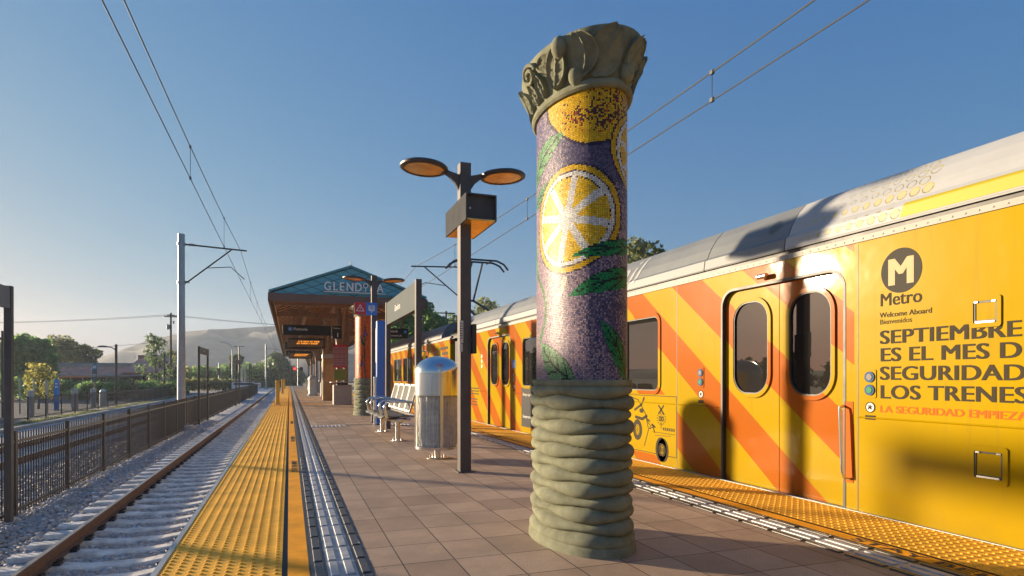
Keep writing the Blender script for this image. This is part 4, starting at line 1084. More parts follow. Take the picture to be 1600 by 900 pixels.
def roofpt(y, q, off=.004):                  # point on the roof skin; q = arc length from the gutter
    acc = 0
    for (x0, z0), (x1, z1) in zip(ROOFP[1:], ROOFP[2:]):
        L = math.hypot(x1 - x0, z1 - z0)
        if q <= acc + L or x1 > WX + .65:
            t = (q - acc) / L; nx, nz = -(z1 - z0) / L, (x1 - x0) / L
            return (x0 + (x1 - x0) * t + nx * off, y, z0 + (z1 - z0) * t + nz * off)
        acc += L
section(-8, 16.6, [(3.93, 5.50), (12.28, 13.88), (-4.4, -2.83)], [(6.70, 8.35), (9.6, 11.55), (-1.9, .0)], False)
section(17.5, 31.2, [(20.5, 22.1)], [(23.45, 25.3), (25.75, 27.6)], True)
for a, c in ((-8, 4.60), (4.61, 5.80), (5.815, 9.6), (9.615, 13.3), (13.315, 16.4)):
    roofpiece('roof_panel', a, c, ROOFW if a < 0 else ROOF, train)
for a, c, s_ in ((18.6, 22.6, 0), (22.615, 26.5, 0), (26.515, 31.0, .9)): roofpiece('roof_panel', a, c, ROOF, train, slant=-s_)
# lower roof and bellows between the sections
MB().box(WX + .12, 6.95, 16.6, 17.5, -.5, 2.15).build('bellows', UNDER, train)
MB().box(WX + .25, 6.8, 16.4, 18.6, 2.2, 2.42).build('low_roof', GASK, train)
mb = MB()
for k in range(4): mb.box(WX + .3 + k * .5, WX + .6 + k * .5, 17.0, 18.2, 2.42, 2.55)
mb.build('roof_equipment', UNDER, train)
# driving cab beyond the far section
mb = MB(); pr_ = [(-.62), 0]
poly = [(WX, 31.2), (WX + .06, 31.9), (WX + .45, 32.6), (5.75, 32.9), (7.08 - .45, 32.6), (7.02, 31.9), (7.08, 31.2)]
mb.prism(poly, lambda u, v, w_: (u, v, w_), -.62, 2.25); mb.build('driving_cab', PAINT, train)
mb = MB(); mb.prism([(-32.5, .95), (-31.95, .95), (-31.95, 1.95), (-32.4, 1.95)], lambda u, v, w_: (WX + .055 + (-u - 31.9) * .55 - w_, -u, v), 0, .006); mb.build('cab_window', GLASS, train)
# panel seams, belt line
mb = MB()
for y in (3.80, 5.86 + .46, 9.0, 12.0, 14.4): mb.box(WX - .0015, WX + .002, y - .004, y + .004, -.1, 2.2)
mb.build('panel_seam', GASK, train)
mb = MB()
for a, c in ((-2.8, 3.80), (5.56, 12.2), (13.95, 16.6), (17.5, 20.4), (22.2, 31.2)): mb.bar((WX, a, .775), (WX, c, .775), .012, .012, up=(1, 0, 1))
mb.build('belt_moulding', PAINT, train)
# grab handle in its recess plate
for yc, nm in ((3.875, 1), ):
    MB().box(WX - .004, WX + .001, 3.845, 3.925, .22, .90).build('handle_plate', VOR, train)
    MB().tube([(WX - .005, 3.93, .86), (WX - .06, 3.925, .85), (WX - .065, 3.92, .80), (WX - .065, 3.90, .32), (WX - .06, 3.89, .27), (WX - .005, 3.87, .25)], .0115, 8).build('grab_handle', STEEL, train, smooth=True)
MB().tube([(WX - .05, 4.78, 2.095), (WX - .05, 4.90, 2.095)], .026, 12).build('door_lamp', STEEL, train, smooth=True)
MB().tube([(WX - .05, 13.0, 2.095), (WX - .05, 13.12, 2.095)], .026, 12).build('door_lamp', STEEL, train, smooth=True)
# door buttons
GREYB = mat('button grey', (.2, .19, .17), .5, 0, 0, spec=.1)
RIMB = mat('button rim blue', (.02, .07, .18), .5, 0, 0, spec=.1); GREENB = mat('button green', (.03, .20, .09), .5, 0, 0, spec=.1)
def ftube(mb, y, z, r, w0, w1, n_=20): mb.prism(circle(-y, z, r, n_), tside, w0, w1)
for y, z in ((5.86, 1.10), (3.685, 1.05), (12.05, 1.10)):
    mb = MB(); holed(mb, rrect(-y - .055, -y + .055, z - .115, z + .115, .015), [], tside, 0, .006); bp_ = mb.build('button_panel', PAINT, train)
    for dz in (.055, -.05):
        mb = MB(); ftube(mb, y, z + dz, .044, .006, .014); mb.build('button_rim', RIMB, bp_)
        mb = MB(); ftube(mb, y, z + dz, .026, .014, .018); mb.build('button', GREYB if dz > 0 else GREENB, bp_)
    mb = MB(); ftube(mb, y, z - .19, .042, 0, .003); mb.build('round_sticker', WHITEP, train)
    mb = MB(); holed(mb, circle(-y, z - .19, .043, 24), [circle(-y, z - .19, .036, 24)], tside, .003, .0045)
    for a, c, d, e in ((-.012, .01, -.012, -.02), (.0, .022, .012, -.018), (.006, -.016, -.014, .018), (-.02, -.012, .02, .01)): mb.bar(tside(-y + a, z - .19 + c, .004), tside(-y + d, z - .19 + e, .004), .006, .002, up=(1, 0, 0))
    mb.box(WX - .004, WX - .001, y - .045, y + .045, z - .29, z - .255); mb.build('sticker_mark', DGREY, train)
# emergency hatches
for (y, z, s_) in ((2.81, 1.545, .075), (2.79, .51, .09)):
    mb = MB(); holed(mb, rrect(-y - s_ * 1.35, -y + s_ * 1.35, z - s_ * 1.4, z + s_ * 1.4, .02), [rrect(-y - s_, -y + s_, z - s_, z + s_, .008)], tside, 0, .010); h_ = mb.build('hatch_frame', PAINT, train)
    mb = MB(); holed(mb, rrect(-y - s_, -y + s_, z - s_, z + s_, .008), [rrect(-y - s_ + .012, -y + s_ - .012, z - s_ + .02, z + s_ - .012, .006)], tside, 0, .005); mb.build('hatch_gap', GASK, h_)
    mb = MB()
    mb.box(WX - .012, WX - .004, y - s_ * .8, y + s_ * .8, z - s_ * .98, z - s_ * .84).box(WX - .012, WX - .004, y - s_ * .9, y - s_ * .6, z + s_ * .86, z + s_ * .98).box(WX - .012, WX - .004, y + s_ * .6, y + s_ * .9, z + s_ * .86, z + s_ * .98); mb.build('hatch_hinge', STEEL, h_)
# emblem and lettering
mb = MB(); mb.prism(circle(-3.42, 1.925, .168, 48, .172), tside, 0, .002); em = mb.build('emblem_disc', mat('emblem grey', (.055, .05, .04), .6, 0, 0, spec=.05), train)
mb = MB(); text(mb, 'M', .30, tside, x=-3.42, y=1.818, align='CENTER', bold=.014, w0=.002, depth=.002, sx=.95); mb.build('emblem_letter', mat('emblem cream', (.46, .38, .22), .6, 0, 0, spec=.05), em)
mb = MB(); text(mb, 'Metro', .145, tside, x=-3.60, y=1.665, bold=.003, depth=.002, sx=.95); mb.build('wordmark', DGREY, train)
mb = MB(); text(mb, 'Welcome Aboard', .058, tside, x=-3.60, y=1.575, bold=.0012, depth=.002); text(mb, 'Bienvenidos', .056, tside, x=-3.60, y=1.522, depth=.002); mb.build('greeting', DGREY, train)
for s_, z in (('SEPTIEMBRE', 1.366), ('ES EL MES DE LA', 1.228), ('SEGURIDAD EN', 1.082), ('LOS TRENES', .935)):
    mb = MB(); text(mb, s_, .153, tside, x=-3.60, y=z, bold=.007, depth=.002, sx=1.22, spacing=1.03); mb.build('slogan_lettering', DGREY, train)
mb = MB(); text(mb, 'LA SEGURIDAD EMPIEZA', .078, tside, x=-3.60, y=.825, bold=.004, depth=.002, sx=1.22); mb.build('slogan_lettering', VOR, train)
# cartoon panel: outlined box with a little truck, crossing sign and marks
LN = DGREY
mb = MB(); holed(mb, [(-8.36, .12), (-6.33, .12), (-6.33, .87), (-8.36, .87)], [[(-8.352, .128), (-6.338, .128), (-6.338, .862), (-8.352, .862)]], tside, 0, .0015)
def ln(pts, wd=.010, closed=False):
    for (a, c), (d, e) in zip(pts, pts[1:]): mb.bar(tside(-a, c, .001), tside(-d, e, .001), wd, .002, up=(1, 0, 0))
def wheel(y, z, r):
    holed(mb, circle(-y, z, r * .8, 28, r), [circle(-y, z, r * .42, 24, r * .52)], tside, .001, .0026)
    holed(mb, circle(-y, z, r * .34, 20, r * .42), [circle(-y, z, r * .30, 20, r * .38)], tside, .001, .0026)
    holed(mb, circle(-y, z, r * .12, 14, r * .2), [circle(-y, z, r * .08, 14, r * .15)], tside, .001, .0026)
wheel(6.66, .19, .155); wheel(6.62, .185, .15); wheel(7.22, .40, .14)
ln([(7.5, .86), (7.2, .80), (7.02, .62), (6.95, .42), (7.05, .20)], .012); ln([(6.86, .40), (6.36, .40)], .006); ln([(6.80, .36), (6.45, .375)], .005)
for k in range(6): ln([(6.62 - .045 * k, .455), (6.595 - .045 * k, .455)], .022)
ln([(6.62, .47), (6.37, .47)], .005); ln([(6.62, .44), (6.37, .44)], .005)
ln([(6.72, .75), (6.60, .64)], .022); ln([(6.60, .75), (6.72, .64)], .022); ln([(6.66, .64), (6.66, .45)], .006)
for a in (6.685, 6.625): holed(mb, circle(-a, .58, .026, 16, .034), [circle(-a, .58, .013, 12, .02)], tside, .001, .0026)
for k in range(14):
    a = 2 * math.pi * k / 14; ln([(6.655 + .075 * math.cos(a), .58 + .06 * math.sin(a)), (6.655 + .105 * math.cos(a + .1), .58 + .085 * math.sin(a + .1))], .008)
ln([(7.3, .66), (7.12, .74), (7.05, .84)], .03); ln([(7.28, .57), (7.10, .55), (6.98, .60)], .04); holed(mb, circle(-7.12, .66, .05, 18, .03), [], tside, .001, .0026)
ln([(6.98, .53), (6.90, .47), (6.93, .43), (6.85, .46), (6.80, .39), (6.86, .50), (6.78, .46)], .010)
ln([(7.0, .56), (6.92, .53)], .025); ln([(6.88, .49), (6.80, .46)], .022)
mb.build('cartoon_drawing', LN, train)
# black poster on the side with two white lines of words
for y0, y1 in ((10.75, 11.62), (26.4, 27.2)):
    MB().box(WX - .004, WX, y0, y1, .12, .905).build('black_poster', SIGNBLACK, train)
mb = MB(); text(mb, 'Always stay behind', .085, tside, x=-11.55, y=.74, w0=.004, depth=.001); text(mb, 'Siempre atento', .085, tside, x=-11.55, y=.30, w0=.004, depth=.001); mb.build('poster_lettering', WHITEP, train)
# accessibility plate
MB().box(WX - .004, WX, 11.98, 12.18, 1.30, 1.47).build('access_plate', BLUE, train)
mb = MB(); holed(mb, circle(-12.09, 1.365, .045, 20), [circle(-12.09, 1.365, .034, 20)], tside, .004, .006); mb.bar(tside(-12.085, 1.44, .005), tside(-12.08, 1.38, .005), .014, .002, up=(1, 0, 0)); mb.bar(tside(-12.08, 1.385, .005), tside(-12.04, 1.38, .005), .012, .002, up=(1, 0, 0)); mb.build('access_symbol', WHITEP, train)
for k, z in enumerate((1.62, 1.5, 1.38)):
    mb = MB(); ftube(mb, 14.35, z, .045, 0, .003); mb.build('round_sticker', WHITEP, train)
mb = MB()
for k in range(3): mb.box(WX - .003, WX, 14.6, 15.6 - .2 * (k % 2), .82 - .07 * k, .845 - .07 * k); mb.box(WX - .003, WX, 14.7, 15.4 - .2 * (k % 2), .55 - .07 * k, .57 - .07 * k)
for k in range(4): mb.box(WX - .003, WX, 17.75, 18.75 - .25 * (k % 2), 1.95 - .16 * k, 2.03 - .16 * k)
o = mb.build('small_lettering', DGREY, train)
# roof graphics: dots, white area, yellow band, white lettering
def roofpoly(mb, poly, off=.005, nsub=1): mb.add([roofpt(a, c, off) for a, c in poly], [tuple(range(len(poly)))])
mb = MB()
QT = .62
def rstrip(mb, fy0, fy1, q0, q1, off):       # strip on the roof between two edges, following its curve
    K = 16; v = []
    for k in range(K + 1):
        q = q0 + (q1 - q0) * k / K; v += [roofpt(fy0(q), q, off), roofpt(fy1(q), q, off)]
    mb.add(v, [(2 * k, 2 * k + 1, 2 * k + 3, 2 * k + 2) for k in range(K)])
rstrip(mb, lambda q: -7.9, lambda q: 4.52 - .05 * math.sin(q * 5), .0, QT + .3, .003); mb.build('white_wrap', ROOFW, train)
mb = MB(); rstrip(mb, lambda q: -7.9, lambda q: 3.43 - .18 * q, .01, .135, .006); mb.build('yellow_band', ROOFY, train)
GRW = mat('wrap grey', (.3, .3, .3), .5, 0, .05)
mb = MB(); rings = MB()
for i in range(14):
    for j in range(8):
        y = 4.42 - i * .105 - (j % 2) * .05; q = .05 + j * .088; r = .012 + .0028 * i + .004 * (j < 4)
        if y < 3.25 or (y < 3.45 and q < .15): continue
        def ell(rr_, off): return [roofpt(y + rr_ * math.cos(2 * math.pi * k / 14), q + rr_ * math.sin(2 * math.pi * k / 14), off * .5) for k in range(14)]
        a, c = ell(r, .006), ell(r * .80, .006)
        rings.add(a + c, [(k, (k + 1) % 14, 14 + (k + 1) % 14, 14 + k) for k in range(14)])
        if j < 3: mb.add(ell(r * .8, .0062), [tuple(range(14))])
mb.build('dots', mat('pale yellow dots', (.40, .36, .20), .5, 0, 0), train); rings.build('dot_outlines', mat('dot outline yellow', (.40, .33, .10), .5, 0, 0), train)
tm = MB(); text(tm, 'rail', .62, lambda u, v, w_: (u, v, 0), x=-8.15, y=.07, shear=.25, depth=0, sx=1.1)
bm = bmesh.new(); vv = [bm.verts.new(v) for v in tm.v]
for f_ in tm.f:
    try: bm.faces.new([vv[i] for i in f_])
    except ValueError: pass
for k in range(1, 40):                       # slice the letters so that they follow the curve of the roof
    bmesh.ops.bisect_plane(bm, geom=list(bm.verts) + list(bm.edges) + list(bm.faces), plane_co=(0, k * .02, 0), plane_no=(0, 1, 0))
bm.verts.index_update(); mb = MB(); mb.add([roofpt(-v.co.x, v.co.y, .005) for v in bm.verts], [[v.index for v in f_.verts] for f_ in bm.faces]); bm.free()
mb.build('roof_lettering', ROOFW, train)
mb = MB()
for i in range(-5, 6):
    for j in range(-5, 6):
        if i * i + j * j > 27: continue
        y, q = 4.84 + i * .0155, .30 + j * .0155
        mb.add([roofpt(y + .0045 * math.cos(k * 1.0472), q + .0045 * math.sin(k * 1.0472), .003) for k in range(6)], [tuple(range(6))])
mb.build('roof_vent', GASK, train)
# pantograph
py_, px_ = 19.2, 5.75
pan = MB(); pan.box(px_ - .6, px_ + .6, 17.6, 19.0, 2.84, 2.9); pb = pan.build('pantograph_base', UNDER, train)
pan = MB()
for s_ in (-.25, .25): pan.tube([(px_ + s_ * 1.6, 17.8, 2.9), (px_ + s_ * .9, 20.4, 3.75)], .04, 6); pan.tube([(px_ + s_ * .9, 20.4, 3.75), (px_ + s_ * .7, 19.2, 4.82)], .032, 6)
pan.tube([(px_ - .28, 20.4, 3.75), (px_ + .28, 20.4, 3.75)], .04, 6); pan.build('pantograph_arm', WIRE, train)
pan = MB()
for dy in (-.2, .2):
    pan.tube([(px_ - 1.0, py_ + dy, 4.62), (px_ - .85, py_ + dy, 4.80), (px_ - .6, py_ + dy, 4.90), (px_ + .6, py_ + dy, 4.90), (px_ + .85, py_ + dy, 4.80), (px_ + 1.0, py_ + dy, 4.62)], .032, 6)
pan.tube([(px_ - .4, py_ - .2, 4.86), (px_ - .4, py_ + .2, 4.86)], .03, 6); pan.tube([(px_ + .4, py_ - .2, 4.86), (px_ + .4, py_ + .2, 4.86)], .03, 6); pan.build('pantograph_head', WIRE, train)

# ------------------------------------------------------------------ platform canopy
TEAL = bpy.data.materials.new('teal shingles'); TEAL.use_nodes = True
n, l, b = nodes_of(TEAL)
g = n.new('ShaderNodeNewGeometry'); mp = n.new('ShaderNodeMapping'); mp.inputs['Scale'].default_value = (1, 1, 1); l.new(g.outputs['Position'], mp.inputs['Vector'])
sp = n.new('ShaderNodeSeparateXYZ'); l.new(mp.outputs[0], sp.inputs[0])
def m_(op, a, b_=None):
    q = n.new('ShaderNodeMath'); q.operation = op
    for i, v in enumerate((a, b_)):
        if v is None: continue
        if isinstance(v, (int, float)): q.inputs[i].default_value = v
        else: l.new(v, q.inputs[i])
    return q.outputs[0]
d1 = m_('FRACT', m_('MULTIPLY', m_('ADD', m_('MULTIPLY', sp.outputs['X'], .36), sp.outputs['Z']), 4.2))
d2 = m_('FRACT', m_('MULTIPLY', m_('SUBTRACT', m_('MULTIPLY', sp.outputs['X'], .36), sp.outputs['Z']), 4.2))
ed = m_('MINIMUM', d1, d2); ln_ = m_('LESS_THAN', ed, .10)
mx = n.new('ShaderNodeMix'); mx.data_type = 'RGBA'; mx.inputs['A'].default_value = (.10, .40, .48, 1); mx.inputs['B'].default_value = (.03, .12, .15, 1)
l.new(ln_, mx.inputs['Factor']); l.new(mx.outputs['Result'], b.inputs['Base Color']); b.inputs['Roughness'].default_value = .55
bp = n.new('ShaderNodeBump'); bp.inputs['Strength'].default_value = .6; bp.inputs['Distance'].default_value = .02; l.new(ed, bp.inputs['Height']); l.new(bp.outputs[0], b.inputs['Normal'])
TEALT = mat('teal trim', (.08, .30, .36), .5, 0, .1)
WOOD = mat('canopy deck boards', (0.86, 0.60, 0.34), .6, 0, .25, 3, stretch=(1, 12, 1))
BEAM = mat('brown canopy timber', (0.27, 0.165, 0.11), .55, 0, .25, 4)
FASC = mat('brown fascia', (0.15, 0.09, 0.065), .5, 0, .15, 3)
Y0, Y1, XL, XR, XC, ZE, ZR = 21.0, 76.0, -.52, 4.36, 1.92, 3.80, 4.72
can = thing('platform_canopy', (XC, Y0, 0), 'long platform canopy with teal shingled gable, brown timber posts and white lettering', 'canopy')
mb = MB()
sl_ = lambda x, dz=0: ZR - abs(x - XC) / (XR - XC) * (ZR - ZE) + dz
mb.prism([(XL - .08, ZE + .02), (XC, ZR + .03), (XR + .08, ZE + .02), (XR + .08, ZE + .07), (XC, ZR + .09), (XL - .08, ZE + .07)], lambda u, v, w_: (u, w_, v), Y0, Y1)
roof = mb.build('roof', TEAL, can)
mb = MB(); mb.lathe([(.045, 0), (.02, .05), (.018, .14), (.004, .20)], (XC, Y0 + .05, ZR + .08), 8); mb.bar((XC, Y0, ZR + .10), (XC, Y1, ZR + .10), .08, .03); mb.build('finial', TEALT, roof)
mb = MB(); mb.prism([(XL - .02, ZE), (XR + .02, ZE), (XC, ZR + .02)], lambda u, v, w_: (u, w_, v), Y0 + .02, Y0 + .10); gb = mb.build('gable', TEAL, can)
mb = MB(); mb.bar((XL - .1, Y0 - .01, ZE + .06), (XC, Y0 - .01, ZR + .075), .07, .06); mb.bar((XC, Y0 - .01, ZR + .075), (XR + .1, Y0 - .01, ZE + .06), .07, .06); mb.box(XC - .9, XR - .55, Y0 - .03, Y0 + .03, ZE + .06, ZE + .12); mb.build('gable_trim', TEALT, gb)
# deck under the roof, rafters, fascia
mb = MB()
mb.add([(XL, Y0 + .1, ZE - .02), (XC, Y0 + .1, ZR - .02), (XC, Y1 - .1, ZR - .02), (XL, Y1 - .1, ZE - .02)], [(0, 1, 2, 3)]); mb.add([(XR, Y0 + .1, ZE - .02), (XC, Y0 + .1, ZR - .02), (XC, Y1 - .1, ZR - .02), (XR, Y1 - .1, ZE - .02)], [(0, 1, 2, 3)]); mb.build('deck_boards', WOOD, can)
mb = MB(); y = Y0 + .5
while y < Y1 - .3:
    mb.bar((XL + .05, y, ZE - .055), (XC, y, ZR - .055), .10, .055); mb.bar((XR - .05, y, ZE - .055), (XC, y, ZR - .055), .10, .055); y += .92
mb.build('rafters', BEAM, can)
mb = MB(); mb.box(XL - .12, XR + .12, Y0 - .04, Y0 + .015, ZE - .26, ZE + .0); mb.build('fascia', FASC, can)
MB().box(XL - .12, XR + .12, Y1 - .02, Y1 + .04, ZE - .26, ZE).build('fascia', FASC, can)
mb = MB(); mb.box(XL - .12, XL - .06, Y0 + .015, Y1 - .02, ZE - .26, ZE + .02); mb.build('fascia', FASC, can); mb = MB(); mb.box(XR + .06, XR + .12, Y0 + .015, Y1 - .02, ZE - .26, ZE + .02); mb.build('fascia', FASC, can)
mb = MB()
for x in (XC - 1.25, XC + 1.25): mb.box(x - .08, x + .08, Y0 + .12, Y1 - .12, sl_(x) - .42, sl_(x) - .19)
mb.box(XC - .1, XC + .1, Y0 + .12, Y1 - .12, ZR - .50, ZR - .20); mb.build('purlin', BEAM, can)
PY = [26.2, 37.0, 47.8, 58.6, 69.4]
PX = 2.05
for i, y in enumerate([Y0 + 1.2] + PY[:]):
    if i > 0:
        po = MB(); 
        for dx in (-.15, .15): po.box(PX + dx - .075, PX + dx + .075, y - .16, y + .16, .80, 4.0)
        po.build('post', BEAM, can)
        mb = MB(); mb.bbox(PX - .36, PX + .36, y - .36, y + .36, 0, .80, .02); pd = mb.build('pedestal', CONC, can)
        MB().bbox(PX - .47, PX + .47, y - .47, y + .47, .885, .925, .01).build('leaning_rail', GALV, pd)
        MB().box(PX - .2, PX + .2, y - .2, y + .2, .80, .885).build('post_foot', BLACKM, pd)
        mb = MB(); mb.box(PX - .24, PX + .24, y - .24, y + .24, 2.35, 2.62); mb.build('bracket_block', BEAM, can)
    # arched braces
    for s in (-1, 1):
        if i == 0: continue
        mb = MB(); xe = XC + s * 2.0
        prev = None
        for k in range(13):
            a = R(90 * k / 12); p = (PX + s * .2 + (xe - PX - s * .2) * (1 - math.cos(a)), y, 2.55 + (sl_(xe) - .30 - 2.55 + .12) * math.sin(a) ** .9)
            if prev: mb.bar(prev, p, .12, .15)
            prev = p
        mb.build('arched_brace', BEAM, can)
        mb = MB(); prev = None
        for k in range(11):
            a = R(90 * k / 10); p = (PX, y + s * (.2 + 2.2 * (1 - math.cos(a))), 2.55 + 1.35 * math.sin(a))
            if prev: mb.bar(prev, p, .12, .13)
            prev = p
        mb.build('arched_brace', BEAM, can)
    mb = MB(); mb.box(XL + .05, XR - .05, y - .09, y + .09, 3.55, 3.72); mb.box(XC - .09, XC + .09, y - .09, y + .09, 3.72, ZR - .2); 
    for s in (-1, 1): mb.box(XC + s * 1.25 - .07, XC + s * 1.25 + .07, y - .07, y + .07, 3.72, sl_(XC + 1.25) - .3)
    mb.build('cross_beam', BEAM, can)
# lettering on the gable; the O is small with a stem below, in arts and crafts style
mb = MB(); f = facing_cam(Y0 - .002); z0 = ZE + .17; S_ = .40; x = XC - .86
CREAM = mat('cream gable letters', (0.88, 0.87, 0.82), .5, 0, .04)
for ch, wd in (('G', .285), ('L', .205), ('E', .215), ('N', .275), ('D', .275), ('O', .205), ('R', .25), ('A', .25)):
    if ch == 'O':
        holed(mb, circle(x + .09, z0 + .20, .085, 24), [circle(x + .09, z0 + .20, .057, 24)], f, .0, .03); mb.box(x + .078, x + .102, Y0 - .032, Y0 - .002, z0 - .02, z0 + .115)
    else: text(mb, ch, S_, f, x=x, y=z0, bold=.005, depth=.03, sx=.82)
    x += wd
mb.bar((XC - .86, Y0 - .03, z0 - .05), (XC + 1.15, Y0 - .03, z0 - .05), .03, .022); mb.build('gable_lettering', CREAM, can)

# signs hanging under the canopy
def hang(name, x0, x1, y, z0, z1, label, group, panels, thick=.12):
    root = thing(name, ((x0 + x1) / 2, y, z1), label, 'sign', group)
    body = MB().bbox(x0, x1, y, y + thick, z0, z1, .008).build('sign_body', SIGNBLACK, root)
    mb = MB()
    for x in (x0 + .2, x1 - .2): mb.tube([(x, y + thick / 2, z1), (x, y + thick / 2, 3.66)], .02, 6)
    mb.build('hanger', BEAM, root)
    return root, body
gh = 'direction signs hanging under the canopy'
YS1 = 23.2
for k, (y, lab) in enumerate(((23.2, 'black hanging direction sign reading Pomona, nearest under the canopy'), (34.5, 'black hanging direction sign behind the first orange display'), (45.5, 'third black hanging direction sign, deep under the canopy'))):
    root, body = hang('direction_sign', -.22, 1.42, y, 2.62, 2.98, lab, gh, None)
    f = facing_cam(y)
    mb = MB(); mb.prism(circle(0.03, 2.83, .075, 24), f, .001, .004); ds = mb.build('blue_disc', mat('blue route disc', (.05, .22, .60), .4, 0, 0), body)
    mb = MB(); text(mb, 'A', .10, f, x=.03, y=2.797, align='CENTER', bold=.003, w0=.004); mb.build('disc_letter', WHITEP, ds)
    mb = MB(); text(mb, 'Pomona', .145, f, x=.14, y=2.785, bold=.003, w0=.001); mb.build('lettering', WHITEP, body)
root, body = hang('platform_number_sign', 1.46, 1.80, 23.2, 2.52, 2.98, 'small black hanging sign with a white platform number', None, None)
mb = MB(); f = facing_cam(23.2); text(mb, '1', .22, f, x=1.66, y=2.58, align='CENTER', bold=.006, w0=.001); text(mb, 'Platform', .07, f, x=1.63, y=2.87, align='CENTER', w0=.001); mb.build('lettering', WHITEP, body)
root, body = hang('direction_sign', 2.75, 4.15, 22.8, 2.55, 2.92, 'black hanging sign on the train side reading Long Beach', gh, None)
mb = MB(); f = facing_cam(22.8); text(mb, 'Long Beach', .135, f, x=3.15, y=2.77, bold=.003, w0=.001); text(mb, 'Downtown LA', .105, f, x=3.28, y=2.62, bold=.002, w0=.001); mb.build('lettering', WHITEP, body)
mb = MB(); mb.prism(circle(4.05, 2.80, .06, 24), f, .001, .004); mb.build('blue_disc', MATS['blue route disc'], body)
LED = mat('amber display dots', (.3, .1, .01), .5, 0, 0, emit=(1.0, .33, .03, .35))
for k, (y, lab) in enumerate(((26.0, 'hanging arrival display with amber lines, nearest under the canopy'), (40.5, 'farther hanging arrival display with amber lines, deep under the canopy'))):
    root, body = hang('arrival_display', -.05, 1.35, y, 2.28, 2.68, lab, 'arrival displays under the canopy', None, .2)
    f = facing_cam(y)
    MB().box(.0, 1.30, y - .004, y, 2.32, 2.62).build('screen', mat('display face', (.20, .13, .07), .4, 0, .1), body)
    mb = MB()
    for row, z in enumerate((2.52, 2.44)):
        x = .34 - row * .06
        for q in range(11):
            wq = .03 + .035 * rnd.random(); mb.box(x, x + wq, y - .007, y - .0045, z, z + .055); x += wq + .02 + .03 * (rnd.random() < .25)
    mb.build('amber_text', LED, body)

# things on the platform under the canopy
OAK = mat('amber machine panel', (.34, .20, .09), .4, .3, .15, 4)
def machine(x, y, label):
    root = thing('ticket_machine', (x, y, 0), label, 'ticket machine')
    MB().bbox(x - .42, x + .42, y - .3, y + .3, 0, 2.02, .03).build('cabinet', OAK, root)
    MB().bbox(x - .44, x + .44, y - .32, y + .32, 2.02, 2.22, .02).build('hood', GALV, root)
    MB().bbox(x - .445, x - .42, y - .25, y + .25, .25, 1.9, .005).build('front_panel', mat('machine front', (.35, .40, .36), .4, .2, .2, 4), root)
    MB().box(x - .4475, x - .4455, y - .15, y + .15, 1.25, 1.6).build('screen', SIGNBLACK, root)
    MB().box(x - .3, x + .3, y - .302, y - .3005, .9, 1.75).build('side_panel', mat('machine side', (.45, .27, .11), .45, .2, .1), root)
    return root
machine(1.92, 31.0, 'tall ticket machine with amber side panel just behind the first canopy post')
# posters on the first canopy post
y = 26.2
root = thing('calendar_poster', (1.95, y - .38, 1.9), 'pink and red poster of printed dates fixed to the first canopy post', 'poster')
f = facing_cam(y - .37); MB().prism([(1.66, 1.50), (2.20, 1.50), (2.20, 2.44), (1.66, 2.44)], f, 0, .012).build('sheet', mat('pink poster', (.42, .20, .24), .6, 0, .04), root)
mb = MB(); mb.box(1.66, 2.20, y - .386, y - .3825, 2.34, 2.44); mb.box(1.66, 2.20, y - .386, y - .3825, 1.50, 1.57); mb.build('red_band', RED, root)
mb = MB()
for i in range(4):
    for j in range(3): mb.box(1.70 + .165 * j, 1.82 + .165 * j, y - .385, y - .3825, 2.24 - .19 * i, 2.28 - .19 * i); mb.box(1.70 + .165 * j, 1.82 + .165 * j, y - .385, y - .3825, 2.17 - .19 * i, 2.19 - .19 * i)
mb.build('date_blocks', mat('poster ink', (.25, .10, .12), .6, 0, 0), root)
root = thing('map_poster', (1.95, y - .38, 1.2), 'small green map poster below the pink one on the first canopy post', 'poster')
MB().prism([(1.68, .98), (2.18, .98), (2.18, 1.44), (1.68, 1.44)], f, 0, .012).build('frame', mat('poster frame', (.45, .28, .08), .5), root)
MB().prism([(1.71, 1.01), (2.15, 1.01), (2.15, 1.41), (1.71, 1.41)], f, .013, .015).build('map_sheet', mat('green map', (.18, .26, .04), .6, 0, .3, 30), root)
mb = MB(); mb.box(1.82, 2.05, y - .36, y - .33, .98, 2.5); mb.build('poster_backing', BEAM, can)
# pale round bin near the second post
root = thing('platform_bin', (1.35, 39.5, 0), 'pale tapered bin standing among the canopy pedestals', 'litter bin')
mb = MB(); mb.lathe([(.30, 0), (.32, .05), (.25, .12), (.22, .9), (.26, 1.0), (.20, 1.15), (.05, 1.25)], (1.35, 39.5, 0), 20); mb.build('shell', mat('pale bin enamel', (.5, .5, .49), .5, .2, .1), root, smooth=True)
mb = MB(); mb.lathe([(.265, .97), (.268, 1.03)], (1.35, 39.5, 0), 20, close=False); mb.build('rim', STEELD, root)
root = thing('crew_bin', (1.75, 56, 0), 'second pale tapered bin deep under the canopy', 'litter bin')
mb = MB(); mb.lathe([(.30, 0), (.32, .05), (.25, .12), (.22, .9), (.26, 1.0), (.20, 1.15), (.05, 1.25)], (1.75, 56, 0), 20); mb.build('shell', MATS['pale bin enamel'], root, smooth=True)
# bollards on the platform edge
gb_ = 'yellow bollards on the platform edge'
def bollard(x, y, label):
    root = thing('bollard', (x, y, 0), label, 'bollard', gb_)
    mb = MB(); mb.bbox(x - .075, x + .075, y - .075, y + .075, 0, 1.0, .015); mb.build('post', YBOL, root)
    MB().bbox(x - .12, x + .12, y - .12, y + .12, 0, .025, .005).build('foot_plate', STEELD, root)
    return root
bollard(-.45, 27.0, 'square yellow bollard on the edge of the yellow paving, nearest of three')
bollard(-.45, 46.0, 'square yellow bollard on the platform edge, middle of three')
bollard(-.45, 66.0, 'square yellow bollard on the platform edge, farthest of three')
